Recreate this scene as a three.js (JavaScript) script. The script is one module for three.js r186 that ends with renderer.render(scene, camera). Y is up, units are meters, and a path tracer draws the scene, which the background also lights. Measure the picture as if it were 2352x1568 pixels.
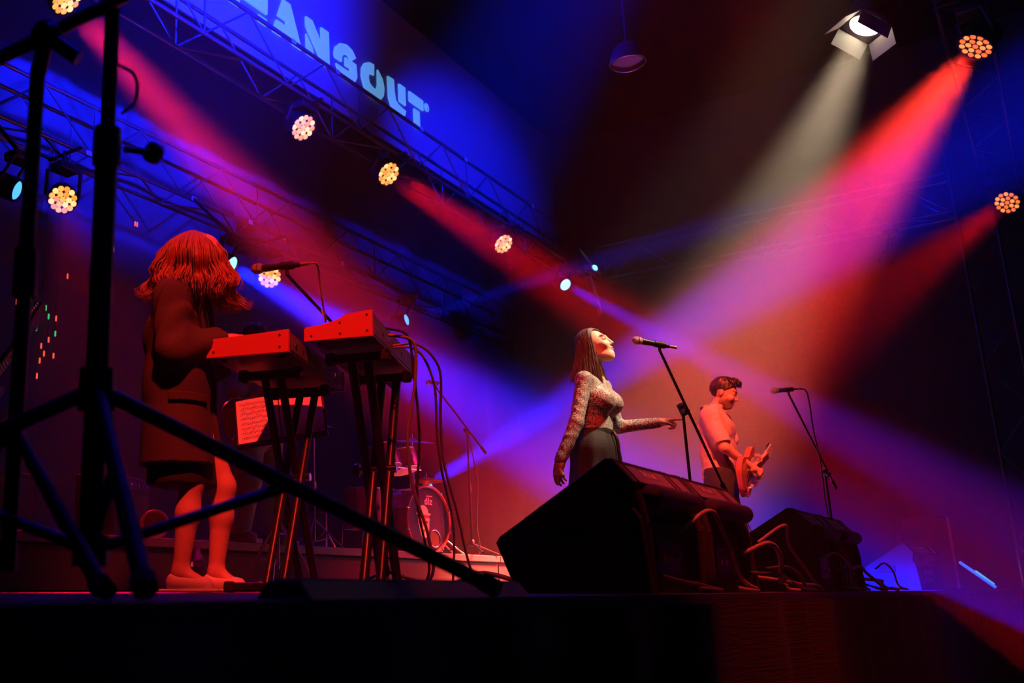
import * as THREE from 'three';
import { RoundedBoxGeometry } from 'three/addons/geometries/RoundedBoxGeometry.js';
import { mergeGeometries } from 'three/addons/utils/BufferGeometryUtils.js';

// ---------------------------------------------------------------- camera, haze, exposure
const scene = new THREE.Scene();
scene.background = new THREE.Color(0x000000);
const camera = new THREE.PerspectiveCamera(38.31, 1.5, 0.05, 120);
const EYE = 0.02, PITCH = 14.078 * Math.PI / 180, YAW = 39.233 * Math.PI / 180;
camera.position.set(0, EYE, 0);
camera.lookAt(Math.cos(YAW) * Math.cos(PITCH), EYE + Math.sin(PITCH), -Math.sin(YAW) * Math.cos(PITCH));
camera.setViewOffset(2352, 1568, 576, 0, 2352, 1568);      // lens shifted sideways
camera.focus = 6.4;
camera.userData.fStop = 3.0;
const renderer = new THREE.WebGLRenderer();
renderer.toneMapping = THREE.LinearToneMapping;
renderer.toneMappingExposure = 1.0;
renderer.shadowMap.enabled = true;
scene.fog = new THREE.FogExp2(0xffffff, 0.009);              // theatrical haze over the whole stage

const C = (r, g, b) => new THREE.Color().setRGB(r, g, b);
const RED = C(1, 0.013, 0.012), PINK = C(1, 0.012, 0.075), ORANGE = C(1, 0.032, 0.016), KEYRED = C(1, 0.03, 0.018), AMBER = C(1, 0.075, 0.035), DEEPRED = C(1, 0.004, 0.016), BLUE = C(0.004, 0.008, 1), VIOLET = C(0.22, 0.0, 1), WARM = C(1, 0.74, 0.46);
function beam(name, p, t, color, power, angle, penumbra = 0.5, size = 6) {
  const l = new THREE.SpotLight(color, power, 0, angle * Math.PI / 180, penumbra, 2);
  l.name = name; l.position.set(...p); l.target.position.set(...t); l.castShadow = true; l.shadow.radius = size;
  scene.add(l, l.target);
  return l;
}

// ---------------------------------------------------------------- helpers
const taken = {};
function numbered(name) { const n = taken[name] = (taken[name] ?? -1) + 1; return n ? name + '_' + String(n).padStart(3, '0') : name; }
let seed = 7;
const rnd = (a = 0, b = 1) => { seed = (seed * 1664525 + 1013904223) >>> 0; return a + (b - a) * seed / 4294967296; };
function hash(x, y, z) { let h = Math.imul(x, 374761393) ^ Math.imul(y, 668265263) ^ Math.imul(z, 1274126177); h = Math.imul(h ^ (h >>> 13), 1274126177); return ((h ^ (h >>> 16)) >>> 0) / 4294967296; }
function noise(x, y, z) {
  const xi = Math.floor(x), yi = Math.floor(y), zi = Math.floor(z); let u = x - xi, v = y - yi, w = z - zi;
  u = u * u * (3 - 2 * u); v = v * v * (3 - 2 * v); w = w * w * (3 - 2 * w);
  const l = (a, b, t) => a + (b - a) * t;
  return l(l(l(hash(xi, yi, zi), hash(xi + 1, yi, zi), u), l(hash(xi, yi + 1, zi), hash(xi + 1, yi + 1, zi), u), v),
    l(l(hash(xi, yi, zi + 1), hash(xi + 1, yi, zi + 1), u), l(hash(xi, yi + 1, zi + 1), hash(xi + 1, yi + 1, zi + 1), u), v), w) * 2 - 1;
}
const V = (x, y, z) => new THREE.Vector3(x, y, z);
const vec = (a) => (a.isVector3 ? a.clone() : V(...a));
const noiseTex = (() => {                                        // fine cloth-like grain, grey
  const n = 256, d = new Uint8Array(n * n * 4);
  for (let y = 0; y < n; y++) for (let x = 0; x < n; x++) {
    const v = 150 + 60 * noise(x / 9, y / 9, 1) + 45 * (hash(x, y, 5) - 0.5), i = (y * n + x) * 4;
    d[i] = d[i + 1] = d[i + 2] = Math.max(0, Math.min(255, v)); d[i + 3] = 255;
  }
  const t = new THREE.DataTexture(d, n, n); t.wrapS = t.wrapT = THREE.RepeatWrapping; t.magFilter = THREE.LinearFilter; t.needsUpdate = true; return t;
})();
const grain = (repeat) => { const t = noiseTex.clone(); t.repeat.set(repeat, repeat); t.needsUpdate = true; return t; };
const mats = {};
function mat(name, color, roughness = 0.6, metalness = 0, extra = {}) {
  return mats[name] ??= new THREE.MeshPhysicalMaterial({ name, color: Array.isArray(color) ? C(...color) : color, roughness, metalness, ...extra });
}
const M = {
  black: mat('black_plastic', [0.018, 0.018, 0.02], 0.45), matte: mat('black_matte', [0.012, 0.012, 0.013], 0.8),
  steel: mat('painted_steel', [0.025, 0.025, 0.028], 0.35, 0.4), chrome: mat('chrome', [0.75, 0.75, 0.78], 0.16, 1),
  alu: mat('truss_aluminium', [0.15, 0.15, 0.16], 0.4, 0.7), rubber: mat('rubber', [0.015, 0.015, 0.015], 0.9),
  cable: mat('cable_black', [0.06, 0.06, 0.065], 0.42), cablelight: mat('cable_grey', [0.3, 0.3, 0.31], 0.5),
  cloth: mat('black_drape', [0.02, 0.02, 0.022], 0.95, 0, { bumpMap: grain(6), bumpScale: 0.002 }),
  deck: mat('stage_deck', [0.045, 0.042, 0.042], 0.6, 0, { bumpMap: grain(3), bumpScale: 0.001 }),
  skin: mat('skin', [0.62, 0.38, 0.28], 0.5), white: mat('white_plastic', [0.75, 0.74, 0.72], 0.4), paper: mat('paper', [0.85, 0.83, 0.8], 0.9),
};
function thing(name, label, category, [x, y, z] = [0, 0, 0], turn = 0, group) {
  const o = new THREE.Group(); o.name = numbered(name); o.position.set(x, y, z); o.rotation.y = turn; o.userData = { label, category };
  if (group) o.userData.group = group;
  scene.add(o); return o;
}
function part(name, geometry, material, parent, label) {
  const m = new THREE.Mesh(Array.isArray(geometry) ? mergeGeometries(geometry.map(plain)) : geometry, material);
  m.name = name; m.castShadow = m.receiveShadow = true; if (label) m.userData.label = label;
  parent.add(m); return m;
}
const plain = (g) => { const k = g.index ? g.toNonIndexed() : g.clone(); for (const a of Object.keys(k.attributes)) if (!['position', 'normal', 'uv'].includes(a)) k.deleteAttribute(a); return k; };
function solo(name, label, category, geometry, material, position = [0, 0, 0], turn = 0, group) {   // a thing of one mesh
  const m = part(numbered(name), geometry, material, scene); m.position.set(...position); m.rotation.y = turn; m.userData = { label, category };
  if (group) m.userData.group = group;
  return m;
}
function structure(name, geometry, material, position = [0, 0, 0]) { const m = part(name, geometry, material, scene); m.position.set(...position); m.userData = { kind: 'structure' }; return m; }
const box = (w, h, d, x = 0, y = 0, z = 0) => new THREE.BoxGeometry(w, h, d).translate(x, y, z);
const rbox = (w, h, d, r, x = 0, y = 0, z = 0) => new RoundedBoxGeometry(w, h, d, 2, r).translate(x, y, z);
function rod(a, b, r0, r1 = r0, n = 10) {
  a = vec(a); b = vec(b); const d = b.clone().sub(a), g = new THREE.CylinderGeometry(r1, r0, d.length(), n);
  g.applyQuaternion(new THREE.Quaternion().setFromUnitVectors(V(0, 1, 0), d.normalize()));
  const m = a.add(b).multiplyScalar(0.5); return g.translate(m.x, m.y, m.z);
}
const tube = (pts, r, n = 40, k = 7) => new THREE.TubeGeometry(new THREE.CatmullRomCurve3(pts.map(vec)), n, r, k);
const lathe = (prof, n = 28) => new THREE.LatheGeometry(prof.map((p) => new THREE.Vector2(...p)), n);
const latheZ = (prof, n = 28) => lathe(prof, n).rotateX(Math.PI / 2);      // lathe axis turned from y to z
const at = (g, x, y, z) => g.translate(x, y, z);
function extrude(pts, depth, bevel = 0, seg = 1) {
  const s = pts instanceof THREE.Shape ? pts : new THREE.Shape(pts.map((p) => new THREE.Vector2(...p)));
  return new THREE.ExtrudeGeometry(s, { depth, bevelEnabled: bevel > 0, bevelSize: bevel, bevelThickness: bevel, bevelSegments: 2, curveSegments: seg * 12 });
}
const quatZ = (dir) => new THREE.Quaternion().setFromRotationMatrix(new THREE.Matrix4().lookAt(dir, V(0, 0, 0), V(0, 1, 0)));   // local +z looks along dir

// ---------------------------------------------------------------- distance fields for figures
const clamp = (x, a, b) => (x < a ? a : x > b ? b : x);
function cap(a, b, ra, rb = ra) {                                   // tapered capsule
  const [ax, ay, az] = a, dx = b[0] - ax, dy = b[1] - ay, dz = b[2] - az, l = dx * dx + dy * dy + dz * dz || 1e-9;
  return (x, y, z) => { const px = x - ax, py = y - ay, pz = z - az, h = clamp((px * dx + py * dy + pz * dz) / l, 0, 1); return Math.hypot(px - dx * h, py - dy * h, pz - dz * h) - ra - (rb - ra) * h; };
}
function slab(a, b, wa, wb, ra, rb, yaw) {                          // capsule widened sideways: half width w, thickness r, sideways axis turned by yaw
  const sx = Math.cos(yaw), sz = -Math.sin(yaw), dx = b[0] - a[0], dy = b[1] - a[1], dz = b[2] - a[2], l = dx * dx + dy * dy + dz * dz || 1e-9;
  return (x, y, z) => {
    let px = x - a[0], py = y - a[1], pz = z - a[2]; const h = clamp((px * dx + py * dy + pz * dz) / l, 0, 1);
    px -= dx * h; py -= dy * h; pz -= dz * h; const r = ra + (rb - ra) * h, w = Math.max(0, wa + (wb - wa) * h - r), s = px * sx + pz * sz, c = clamp(s, -w, w);
    return Math.hypot(px - sx * c, py, pz - sz * c) - r;
  };
}
function ell(c, r, q) {                                             // ellipsoid, turned by quaternion q
  const m = Math.min(...r), i = q ? q.clone().invert() : null, v = V(0, 0, 0);
  return (x, y, z) => { v.set(x - c[0], y - c[1], z - c[2]); if (i) v.applyQuaternion(i); const k0 = Math.hypot(v.x / r[0], v.y / r[1], v.z / r[2]), k1 = Math.hypot(v.x / r[0] ** 2, v.y / r[1] ** 2, v.z / r[2] ** 2); return k1 < 1e-6 ? -m : k0 * (k0 - 1) / k1; };
}
const smin = (a, b, k) => { if (k <= 0) return Math.min(a, b); const h = Math.max(k - Math.abs(a - b), 0) / k; return Math.min(a, b) - h * h * k * 0.25; };
function union(list, k = 0.03) { return (x, y, z) => { let d = 1e9; for (const f of list) d = Array.isArray(f) ? smin(d, f[0](x, y, z), f[1]) : smin(d, f(x, y, z), k); return d; }; }
const cut = (f, g, k = 0.004) => (x, y, z) => -smin(-f(x, y, z), g(x, y, z), k);            // f without g
const both = (f, g) => (x, y, z) => Math.max(f(x, y, z), g(x, y, z));
const rough = (f, amp, scale, sy = 1) => (x, y, z) => { const d = f(x, y, z); return Math.abs(d) < amp * 4 ? d + amp * (noise(x * scale, y * scale * sy, z * scale) + 0.5 * noise(x * scale * 2.3, y * scale * 2.3 * sy, z * scale * 2.3)) : d; };
function net(f, lo, hi, h, paint) {                                 // surface nets
  const n = [0, 1, 2].map((i) => Math.ceil((hi[i] - lo[i]) / h) + 1), [nx, ny, nz] = n, g = new Float32Array(nx * ny * nz).fill(1), B = 4;
  for (let k = 0; k < nz; k += B) for (let j = 0; j < ny; j += B) for (let i = 0; i < nx; i += B) {
    const c = f(lo[0] + (i + 1.5) * h, lo[1] + (j + 1.5) * h, lo[2] + (k + 1.5) * h), far = Math.abs(c) > h * B * 1.6;
    for (let kk = k; kk < Math.min(k + B, nz); kk++) for (let jj = j; jj < Math.min(j + B, ny); jj++) for (let ii = i; ii < Math.min(i + B, nx); ii++)
      g[(kk * ny + jj) * nx + ii] = far ? c : f(lo[0] + ii * h, lo[1] + jj * h, lo[2] + kk * h);
  }
  const id = new Int32Array(nx * ny * nz).fill(-1), pos = [], idx = [], at = (i, j, k) => (k * ny + j) * nx + i;
  const E = [[0, 1], [2, 3], [4, 5], [6, 7], [0, 2], [1, 3], [4, 6], [5, 7], [0, 4], [1, 5], [2, 6], [3, 7]];
  for (let k = 0; k < nz - 1; k++) for (let j = 0; j < ny - 1; j++) for (let i = 0; i < nx - 1; i++) {
    const c = []; let m = 0;
    for (let q = 0; q < 8; q++) { c[q] = g[at(i + (q & 1), j + ((q >> 1) & 1), k + (q >> 2))]; if (c[q] < 0) m++; }
    if (m === 0 || m === 8) continue;
    let sx = 0, sy = 0, sz = 0, s = 0;
    for (const [a, b] of E) if ((c[a] < 0) !== (c[b] < 0)) { const t = c[a] / (c[a] - c[b]); sx += (a & 1) + ((b & 1) - (a & 1)) * t; sy += ((a >> 1) & 1) + (((b >> 1) & 1) - ((a >> 1) & 1)) * t; sz += (a >> 2) + ((b >> 2) - (a >> 2)) * t; s++; }
    id[at(i, j, k)] = pos.length / 3; pos.push(lo[0] + (i + sx / s) * h, lo[1] + (j + sy / s) * h, lo[2] + (k + sz / s) * h);
  }
  const quad = (a, b, c, d, flip) => { if (a < 0 || b < 0 || c < 0 || d < 0) return; flip ? idx.push(a, b, c, a, c, d) : idx.push(a, c, b, a, d, c); };
  for (let k = 1; k < nz - 1; k++) for (let j = 1; j < ny - 1; j++) for (let i = 1; i < nx - 1; i++) {
    const a = g[at(i, j, k)] < 0;
    if (a !== g[at(i + 1, j, k)] < 0) quad(id[at(i, j, k)], id[at(i, j - 1, k)], id[at(i, j - 1, k - 1)], id[at(i, j, k - 1)], a);
    if (a !== g[at(i, j + 1, k)] < 0) quad(id[at(i, j, k)], id[at(i, j, k - 1)], id[at(i - 1, j, k - 1)], id[at(i - 1, j, k)], a);
    if (a !== g[at(i, j, k + 1)] < 0) quad(id[at(i, j, k)], id[at(i - 1, j, k)], id[at(i - 1, j - 1, k)], id[at(i, j - 1, k)], a);
  }
  const N = new Float32Array(pos.length), U = new Float32Array(pos.length / 3 * 2), col = paint ? new Float32Array(pos.length) : null, e = h * 0.4;
  for (let i = 0; i < pos.length; i += 3) {
    const x = pos[i], y = pos[i + 1], z = pos[i + 2], a = f(x + e, y, z) - f(x - e, y, z), b = f(x, y + e, z) - f(x, y - e, z), c = f(x, y, z + e) - f(x, y, z - e), l = Math.hypot(a, b, c) || 1;
    N[i] = a / l; N[i + 1] = b / l; N[i + 2] = c / l; U[i / 3 * 2] = x - z; U[i / 3 * 2 + 1] = y;
    if (col) { const q = paint(x, y, z); col[i] = q[0]; col[i + 1] = q[1]; col[i + 2] = q[2]; }
  }
  const G = new THREE.BufferGeometry();
  G.setAttribute('position', new THREE.Float32BufferAttribute(pos, 3)); G.setAttribute('normal', new THREE.BufferAttribute(N, 3)); G.setAttribute('uv', new THREE.BufferAttribute(U, 2));
  if (col) G.setAttribute('color', new THREE.BufferAttribute(col, 3));
  G.setIndex(idx); return G;
}

// ---------------------------------------------------------------- the stage shell
structure('floor', box(26, 0.25, 9.1), M.deck, [9, -0.125, -5.6]);
structure('ground', box(30, 0.1, 13), mat('asphalt', [0.03, 0.03, 0.032], 0.7, 0, { bumpMap: grain(2), bumpScale: 0.004 }), [9, -1.25, -4]);
{ // heavy cloth walls of the tent, gathered in soft vertical folds
  const drape = (len, h, amp, per) => { const g = new THREE.PlaneGeometry(len, h, Math.round(len * 14), 4), p = g.attributes.position; for (let i = 0; i < p.count; i++) { const x = p.getX(i); p.setZ(i, amp * Math.sin(x * per) + amp * 0.6 * noise(x * 2.1, p.getY(i) * 0.2, len)); } g.computeVertexNormals(); return g; };
  const tent = mat('tent_cloth', [0.075, 0.075, 0.08], 0.95, 0, { bumpMap: grain(4), bumpScale: 0.003 });
  structure('wall_back', mergeGeometries([drape(27, 12, 0.05, 4), box(27, 12, 0.1, 0, 0, -0.15)].map(plain)), tent, [9, 4.8, -10.15]);
  const r = structure('wall_right', mergeGeometries([drape(13, 12, 0.05, 4), box(13, 12, 0.1, 0, 0, -0.15)].map(plain)), tent, [22.3, 4.8, -4]); r.rotation.y = -Math.PI / 2;
  const l = structure('wall_left', mergeGeometries([drape(9, 12, 0.05, 4), box(9, 12, 0.1, 0, 0, -0.15)].map(plain)), tent, [-3.9, 4.8, -5.6]); l.rotation.y = Math.PI / 2;
  structure('ceiling', box(27, 0.1, 12), mat('tent_roof', [0.03, 0.028, 0.028], 0.95), [9, 10.85, -4.3]);
  // skirt that hides the front of the stage
  const s = new THREE.PlaneGeometry(26, 1.14, 900, 6), p = s.attributes.position;
  for (let i = 0; i < p.count; i++) { const x = p.getX(i), y = p.getY(i); p.setZ(i, (0.02 + 0.02 * (0.57 - y)) * Math.sin(x * 9 + 2 * noise(x * 0.9, 0, 0)) + 0.02 * noise(x * 3, y, 4)); }
  s.computeVertexNormals();
  solo('stage_skirt', 'black gathered cloth hanging down the whole front of the stage', 'skirt', s, mat('skirt_cloth', [0.03, 0.026, 0.026], 0.95, 0, { bumpMap: grain(8), bumpScale: 0.002 }), [9, -0.6, -1.0]);
}
{ // the low riser along the back, decks with a lip and a clad front
  const t = thing('drum_riser', 'long low black riser across the back carrying drums and amplifier', 'riser', [3.0, 0, -4.36]);
  for (let i = 0; i < 4; i++) part('deck', rbox(1.985, 0.06, 3.2, 0.008, i * 2 + 1, 0.29, -1.6), mat('riser_top', [0.12, 0.11, 0.11], 0.5), t);
  for (let i = 0; i < 4; i++) part('front_panel', box(1.97, 0.24, 0.02, i * 2 + 1, 0.13, -0.04), mat('riser_front', [0.035, 0.032, 0.032], 0.7), t);
  part('side_panel', box(0.02, 0.24, 3.1, 0.03, 0.13, -1.6), mats.riser_front, t); part('side_panel', box(0.02, 0.24, 3.1, 7.97, 0.13, -1.6), mats.riser_front, t);
}
// ---------------------------------------------------------------- trusses
const unit = new THREE.CylinderGeometry(1, 1, 1, 8);
function strut(name, a, b, r, m, parent) { a = vec(a); b = vec(b); const d = b.clone().sub(a), o = part(name, unit, m, parent); o.position.copy(a.clone().add(b).multiplyScalar(0.5)); o.scale.set(r, d.length(), r); o.quaternion.setFromUnitVectors(V(0, 1, 0), d.normalize()); return o; }
function truss(label, from, to, w, h, bay) {      // box truss; from and to are the middle of its bottom face
  const a = vec(from), d = vec(to).sub(a), len = d.length(), t = thing('lighting_truss', label, 'truss', from);
  d.normalize(); const up = Math.abs(d.y) > 0.9 ? V(1, 0, 0) : V(0, 1, 0), side = d.clone().cross(up).normalize();
  const P = (s, i, j) => d.clone().multiplyScalar(s).addScaledVector(side, i * w / 2).addScaledVector(up, j * h);
  for (const i of [-1, 1]) for (const j of [0, 1]) strut('chord', P(0, i, j), P(len, i, j), 0.026, M.alu, t);
  const n = Math.round(len / bay), st = len / n;
  for (let k = 0; k < n; k++) {
    const z = k % 2;
    for (const i of [-1, 1]) strut('brace', P(k * st, i, z), P((k + 1) * st, i, 1 - z), 0.013, M.alu, t);
    strut('brace', P(k * st, z ? 1 : -1, 0), P((k + 1) * st, z ? -1 : 1, 0), 0.013, M.alu, t);
    if (k % 4 === 0) for (const i of [-1, 1]) strut('upright', P(k * st, i, 0), P(k * st, i, 1), 0.013, M.alu, t);
  }
  return t;
}
const backTruss = truss('aluminium box truss under the lit sign carrying three red lamps', [1, 6.08, -6.98], [19.0, 6.08, -6.98], 0.45, 0.66, 0.8);
const rearTruss = truss('lower rear box truss behind the keyboard player near the backdrop', [1, 5.2, -8.95], [19.4, 5.2, -8.95], 0.45, 0.66, 0.8);
truss('front box truss above the stage edge carrying the white spotlight', [-2, 6.42, -0.1], [18.9, 6.42, -0.1], 0.45, 0.6, 0.8);
truss('box truss crossing the far end of the stage behind the smoke', [19.2, 6.05, -6.7], [19.2, 6.05, -0.8], 0.45, 0.68, 0.72);
truss('upright truss tower at the far front corner lit blue', [19.2, -0.0, -0.5], [19.2, 7.6, -0.5], 0.5, 0.5, 0.7).children.forEach((c) => c.updateMatrix());
// small numbered tags on the truss tubes
{
  const tagTex = (text) => { const c = document.createElement('canvas'); c.width = 64; c.height = 48; const g = c.getContext('2d'); g.fillStyle = '#dfe4ea'; g.fillRect(0, 0, 64, 48); g.fillStyle = '#22252c'; g.font = 'bold 30px sans-serif'; g.textAlign = 'center'; g.textBaseline = 'middle'; g.fillText(text, 32, 25); const t = new THREE.CanvasTexture(c); t.colorSpace = THREE.SRGBColorSpace; return t; };
  const tag = (text, p, parent) => { const m = part('number_tag', new THREE.BoxGeometry(0.085, 0.06, 0.004), new THREE.MeshStandardMaterial({ map: tagTex(text), roughness: 0.6 }), parent); m.position.set(p[0] - parent.position.x, p[1] - parent.position.y, p[2] - parent.position.z); };
  const upper = [['241', 8.88, 6.72], ['238', 9.85, 6.72], ['230', 12.05, 6.72], ['23', 13.45, 6.72], ['21', 16.0, 6.72]], lower = [['22', 7.3, 5.2], ['23', 9.18, 5.2], ['24', 10.4, 5.22], ['25', 11.19, 5.2], ['26', 12.76, 5.2], ['27', 15.15, 5.2]];
  for (const [s, x, y] of upper) tag(s, [x, y, -6.715], backTruss);
  for (const [s, x, y] of lower) tag(s, [x, y, -8.69], rearTruss);
}
// ---------------------------------------------------------------- the sign
{
  const t = thing('sign_banner', 'wide dark banner over the stage with large pale blue HANGOUT lettering', 'banner', [9.5, 6.85, -7.5]);
  part('banner_cloth', box(19, 2.5, 0.03, 0, 1.25, 0), mat('banner_cloth', [0.22, 0.22, 0.24], 0.9, 0, { bumpMap: grain(3), bumpScale: 0.001 }), t);
  const L = [
    [[[8.5, 7.41], [8.68, 7.41], [8.68, 8.0], [8.5, 8.0]], [[8.72, 7.58], [9.26, 7.58], [9.27, 8.0], [9.09, 8.0], [9.09, 7.76], [8.72, 7.76]], [[9.07, 7.4], [9.25, 7.4], [9.25, 7.5], [9.07, 7.5]]],
    [[[9.61, 8.0], [9.78, 8.0], [10.04, 7.4], [9.83, 7.4], [9.79, 7.49], [9.62, 7.49], [9.58, 7.4], [9.38, 7.4], [9.46, 7.61], [9.69, 7.61], [9.68, 7.69], [9.49, 7.69]]],
    [[[10.15, 7.72], [10.3, 7.56], [10.35, 7.41], [10.16, 7.41]], [[10.15, 8.0], [10.3, 8.0], [10.53, 7.73], [10.52, 8.0], [10.71, 8.0], [10.72, 7.41], [10.55, 7.41], [10.15, 7.84]]],
    [[[10.85, 7.73], [10.88, 7.85], [11.0, 7.96], [11.18, 8.02], [11.33, 7.99], [11.43, 7.9], [11.31, 7.8], [11.21, 7.86], [11.11, 7.83], [11.05, 7.76], [11.04, 7.67], [10.87, 7.67]], [[11.14, 7.79], [11.43, 7.79], [11.45, 7.58], [11.38, 7.47], [11.26, 7.42], [11.08, 7.42], [10.96, 7.48], [10.89, 7.58], [11.18, 7.58], [11.26, 7.6], [11.27, 7.66], [11.14, 7.65]]],
    [[[11.94, 8.02], [11.8, 8.0], [11.67, 7.93], [11.59, 7.81], [11.58, 7.66], [11.65, 7.51], [11.77, 7.44], [11.94, 7.42], [12.1, 7.47], [12.2, 7.58], [12.23, 7.72], [12.18, 7.87], [12.05, 7.98], [12.04, 7.71], [12.0, 7.61], [11.9, 7.6], [11.8, 7.64], [11.77, 7.73], [11.81, 7.82], [11.93, 7.83]]],
    [[[12.35, 8.0], [12.53, 8.01], [12.54, 7.78], [12.57, 7.66], [12.64, 7.62], [12.74, 7.6], [12.88, 7.59], [12.84, 7.49], [12.72, 7.44], [12.56, 7.44], [12.43, 7.5], [12.36, 7.63]], [[12.69, 8.01], [12.88, 8.01], [12.88, 7.69], [12.69, 7.69]]],
    [[[13.01, 8.01], [13.46, 8.01], [13.46, 7.83], [13.01, 7.83]], [[13.15, 7.75], [13.32, 7.75], [13.32, 7.42], [13.15, 7.42]]],
  ];
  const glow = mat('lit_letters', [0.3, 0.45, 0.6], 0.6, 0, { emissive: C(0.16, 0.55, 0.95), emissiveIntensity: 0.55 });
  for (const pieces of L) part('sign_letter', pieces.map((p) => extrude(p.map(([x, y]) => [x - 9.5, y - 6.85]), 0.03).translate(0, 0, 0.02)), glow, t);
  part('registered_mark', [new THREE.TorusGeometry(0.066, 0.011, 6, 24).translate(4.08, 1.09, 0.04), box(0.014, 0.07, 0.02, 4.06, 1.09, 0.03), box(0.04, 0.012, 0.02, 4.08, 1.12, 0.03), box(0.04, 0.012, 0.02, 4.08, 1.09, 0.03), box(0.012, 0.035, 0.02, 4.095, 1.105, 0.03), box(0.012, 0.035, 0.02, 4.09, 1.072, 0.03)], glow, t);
}
// ---------------------------------------------------------------- stage lamps
const headGeo = latheZ([[0.0, -0.3], [0.1, -0.3], [0.15, -0.27], [0.165, -0.2], [0.16, -0.13], [0.185, -0.05], [0.19, 0.0], [0.178, 0.012], [0.172, -0.012], [0.0, -0.014]]);
const cellGeo = new THREE.SphereGeometry(0.0362, 12, 5, 0, Math.PI * 2, 0, Math.PI / 2).rotateX(Math.PI / 2).scale(1, 1, 0.35);
const lensRed = [['lamp_lens_amber', [1.25, 0.62, 0.12]], ['lamp_lens_pale', [1.5, 0.95, 0.34]], ['lamp_lens_orange', [1.2, 0.42, 0.07]]].map(([n, e]) => mat(n, [0.3, 0.25, 0.2], 0.3, 0, { emissive: C(...e) }));
const lensHot = [['lamp_lens_red', [1.3, 0.22, 0.04]], ['lamp_lens_redhot', [1.5, 0.42, 0.1]]].map(([n, e]) => mat(n, [0.3, 0.2, 0.15], 0.3, 0, { emissive: C(...e) }));
const lensBack = mat('lamp_face', [0.1, 0.02, 0.01], 0.5);
function washLight(label, p, target, hang, color, power, angle, lenses = lensRed, group = 'round wash lamps with nineteen lenses', pen = 0.5) {
  const P = vec(p), dir = vec(target).sub(P).normalize(), t = thing('wash_light', label, 'stage lamp', [p[0], hang, p[2]], 0, group);
  const c = P.clone().addScaledVector(dir, -0.14).sub(t.position);            // pivot
  part('clamp', [rod([0, 0.03, 0], [0, -0.06, 0], 0.03), rbox(0.05, 0.03, 0.62, 0.01, 0, 0.0, 0)], M.black, t);
  const by = Math.min(-0.08, c.y + 0.27); part('base_box', [rbox(0.3, 0.1, 0.24, 0.02, 0, by + 0.05, 0), rod([0, -0.05, 0], [0, by + 0.06, 0], 0.025)], M.black, t);
  const yaw = Math.atan2(dir.x, dir.z), sx = Math.cos(yaw) * 0.2, sz = -Math.sin(yaw) * 0.2;
  part('yoke', [rod([sx, by + 0.02, sz], [sx + c.x, c.y, sz + c.z], 0.022), rod([-sx, by + 0.02, -sz], [-sx + c.x, c.y, -sz + c.z], 0.022), rod([sx, by + 0.02, sz], [-sx, by + 0.02, -sz], 0.022)], M.black, t);
  const head = part('lamp_head', headGeo, M.black, t); head.position.copy(P).sub(t.position); head.quaternion.copy(quatZ(dir));
  part('lens_plate', new THREE.CircleGeometry(0.174, 32).translate(0, 0, -0.006), lensBack, head);
  let k = 0; for (const [n, r] of [[1, 0], [6, 0.0715], [12, 0.1375]]) for (let i = 0; i < n; i++) {
    const a = (i + (n === 12 ? 0.5 : 0)) / n * Math.PI * 2, m = part('lens_cell', cellGeo, lenses[(k * 7 + (k >> 2)) % lenses.length], head); m.position.set(Math.cos(a) * r, Math.sin(a) * r, -0.005); if (lenses === lensHot) m.scale.setScalar(0.84); k++;
  }
  if (power) beam('wash_beam', P.clone().addScaledVector(dir, 0.05).toArray(), target, color, power, angle, pen, 7);
  return t;
}
function beamLight(label, p, target, hang, color, power, angle, lens, pen = 0.4, r = 0.11) {
  const P = vec(p), dir = vec(target).sub(P).normalize(), t = thing('beam_light', label, 'stage lamp', [p[0], hang, p[2]], 0, 'small blue beam lamps'), c = P.clone().addScaledVector(dir, -0.16).sub(t.position), up = hang > p[1] ? -1 : 1;
  part('base_box', rbox(0.26, 0.1, 0.22, 0.02, 0, up * 0.05, 0), M.black, t);
  const yaw = Math.atan2(dir.x, dir.z), sx = Math.cos(yaw) * 0.15, sz = -Math.sin(yaw) * 0.15;
  part('yoke', [rod([sx, up * 0.08, sz], [sx + c.x, c.y, sz + c.z], 0.018), rod([-sx, up * 0.08, -sz], [-sx + c.x, c.y, -sz + c.z], 0.018), rod([sx, up * 0.08, sz], [-sx, up * 0.08, -sz], 0.018)], M.black, t);
  const head = part('lamp_head', latheZ([[0, -0.32], [0.09, -0.31], [0.13, -0.24], [0.13, -0.1], [r + 0.015, 0], [r, 0.005], [r - 0.01, -0.02], [0, -0.02]]), M.steel, t); head.position.copy(P).sub(t.position); head.quaternion.copy(quatZ(dir));
  part('lamp_lens', new THREE.SphereGeometry(r * 0.93, 20, 8, 0, Math.PI * 2, 0, Math.PI / 2).rotateX(Math.PI / 2).scale(1, 1, 0.2).translate(0, 0, -0.02), lens, head);
  if (power) beam('blue_beam', P.clone().addScaledVector(dir, 0.05).toArray(), target, color, power, angle, pen, 4);
  return t;
}
const lensBlue = mat('lamp_lens_blue', [0.1, 0.2, 0.3], 0.2, 0, { emissive: C(0.12, 0.7, 2.2) }), lensWhiteBlue = mat('lamp_lens_cyan', [0.1, 0.2, 0.3], 0.2, 0, { emissive: C(0.55, 1.7, 2.6) });
const lensFlood = [mat('lamp_lens_flood', [0.1, 0.1, 0.3], 0.3, 0, { emissive: C(0.1, 0.3, 1.6) })];
washLight('red wash lamp at top left corner throwing a wide pink beam down', [5.43, 5.64, -6.9], [6.3, 3.05, -5.0], 6.06, PINK, 9500, 5.6);
washLight('tilted wash lamp just left of the long red beam, without a beam', [9.31, 5.75, -6.9], [8.87, 3.48, -4.5], 6.06, DEEPRED, 40, 8);
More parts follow.
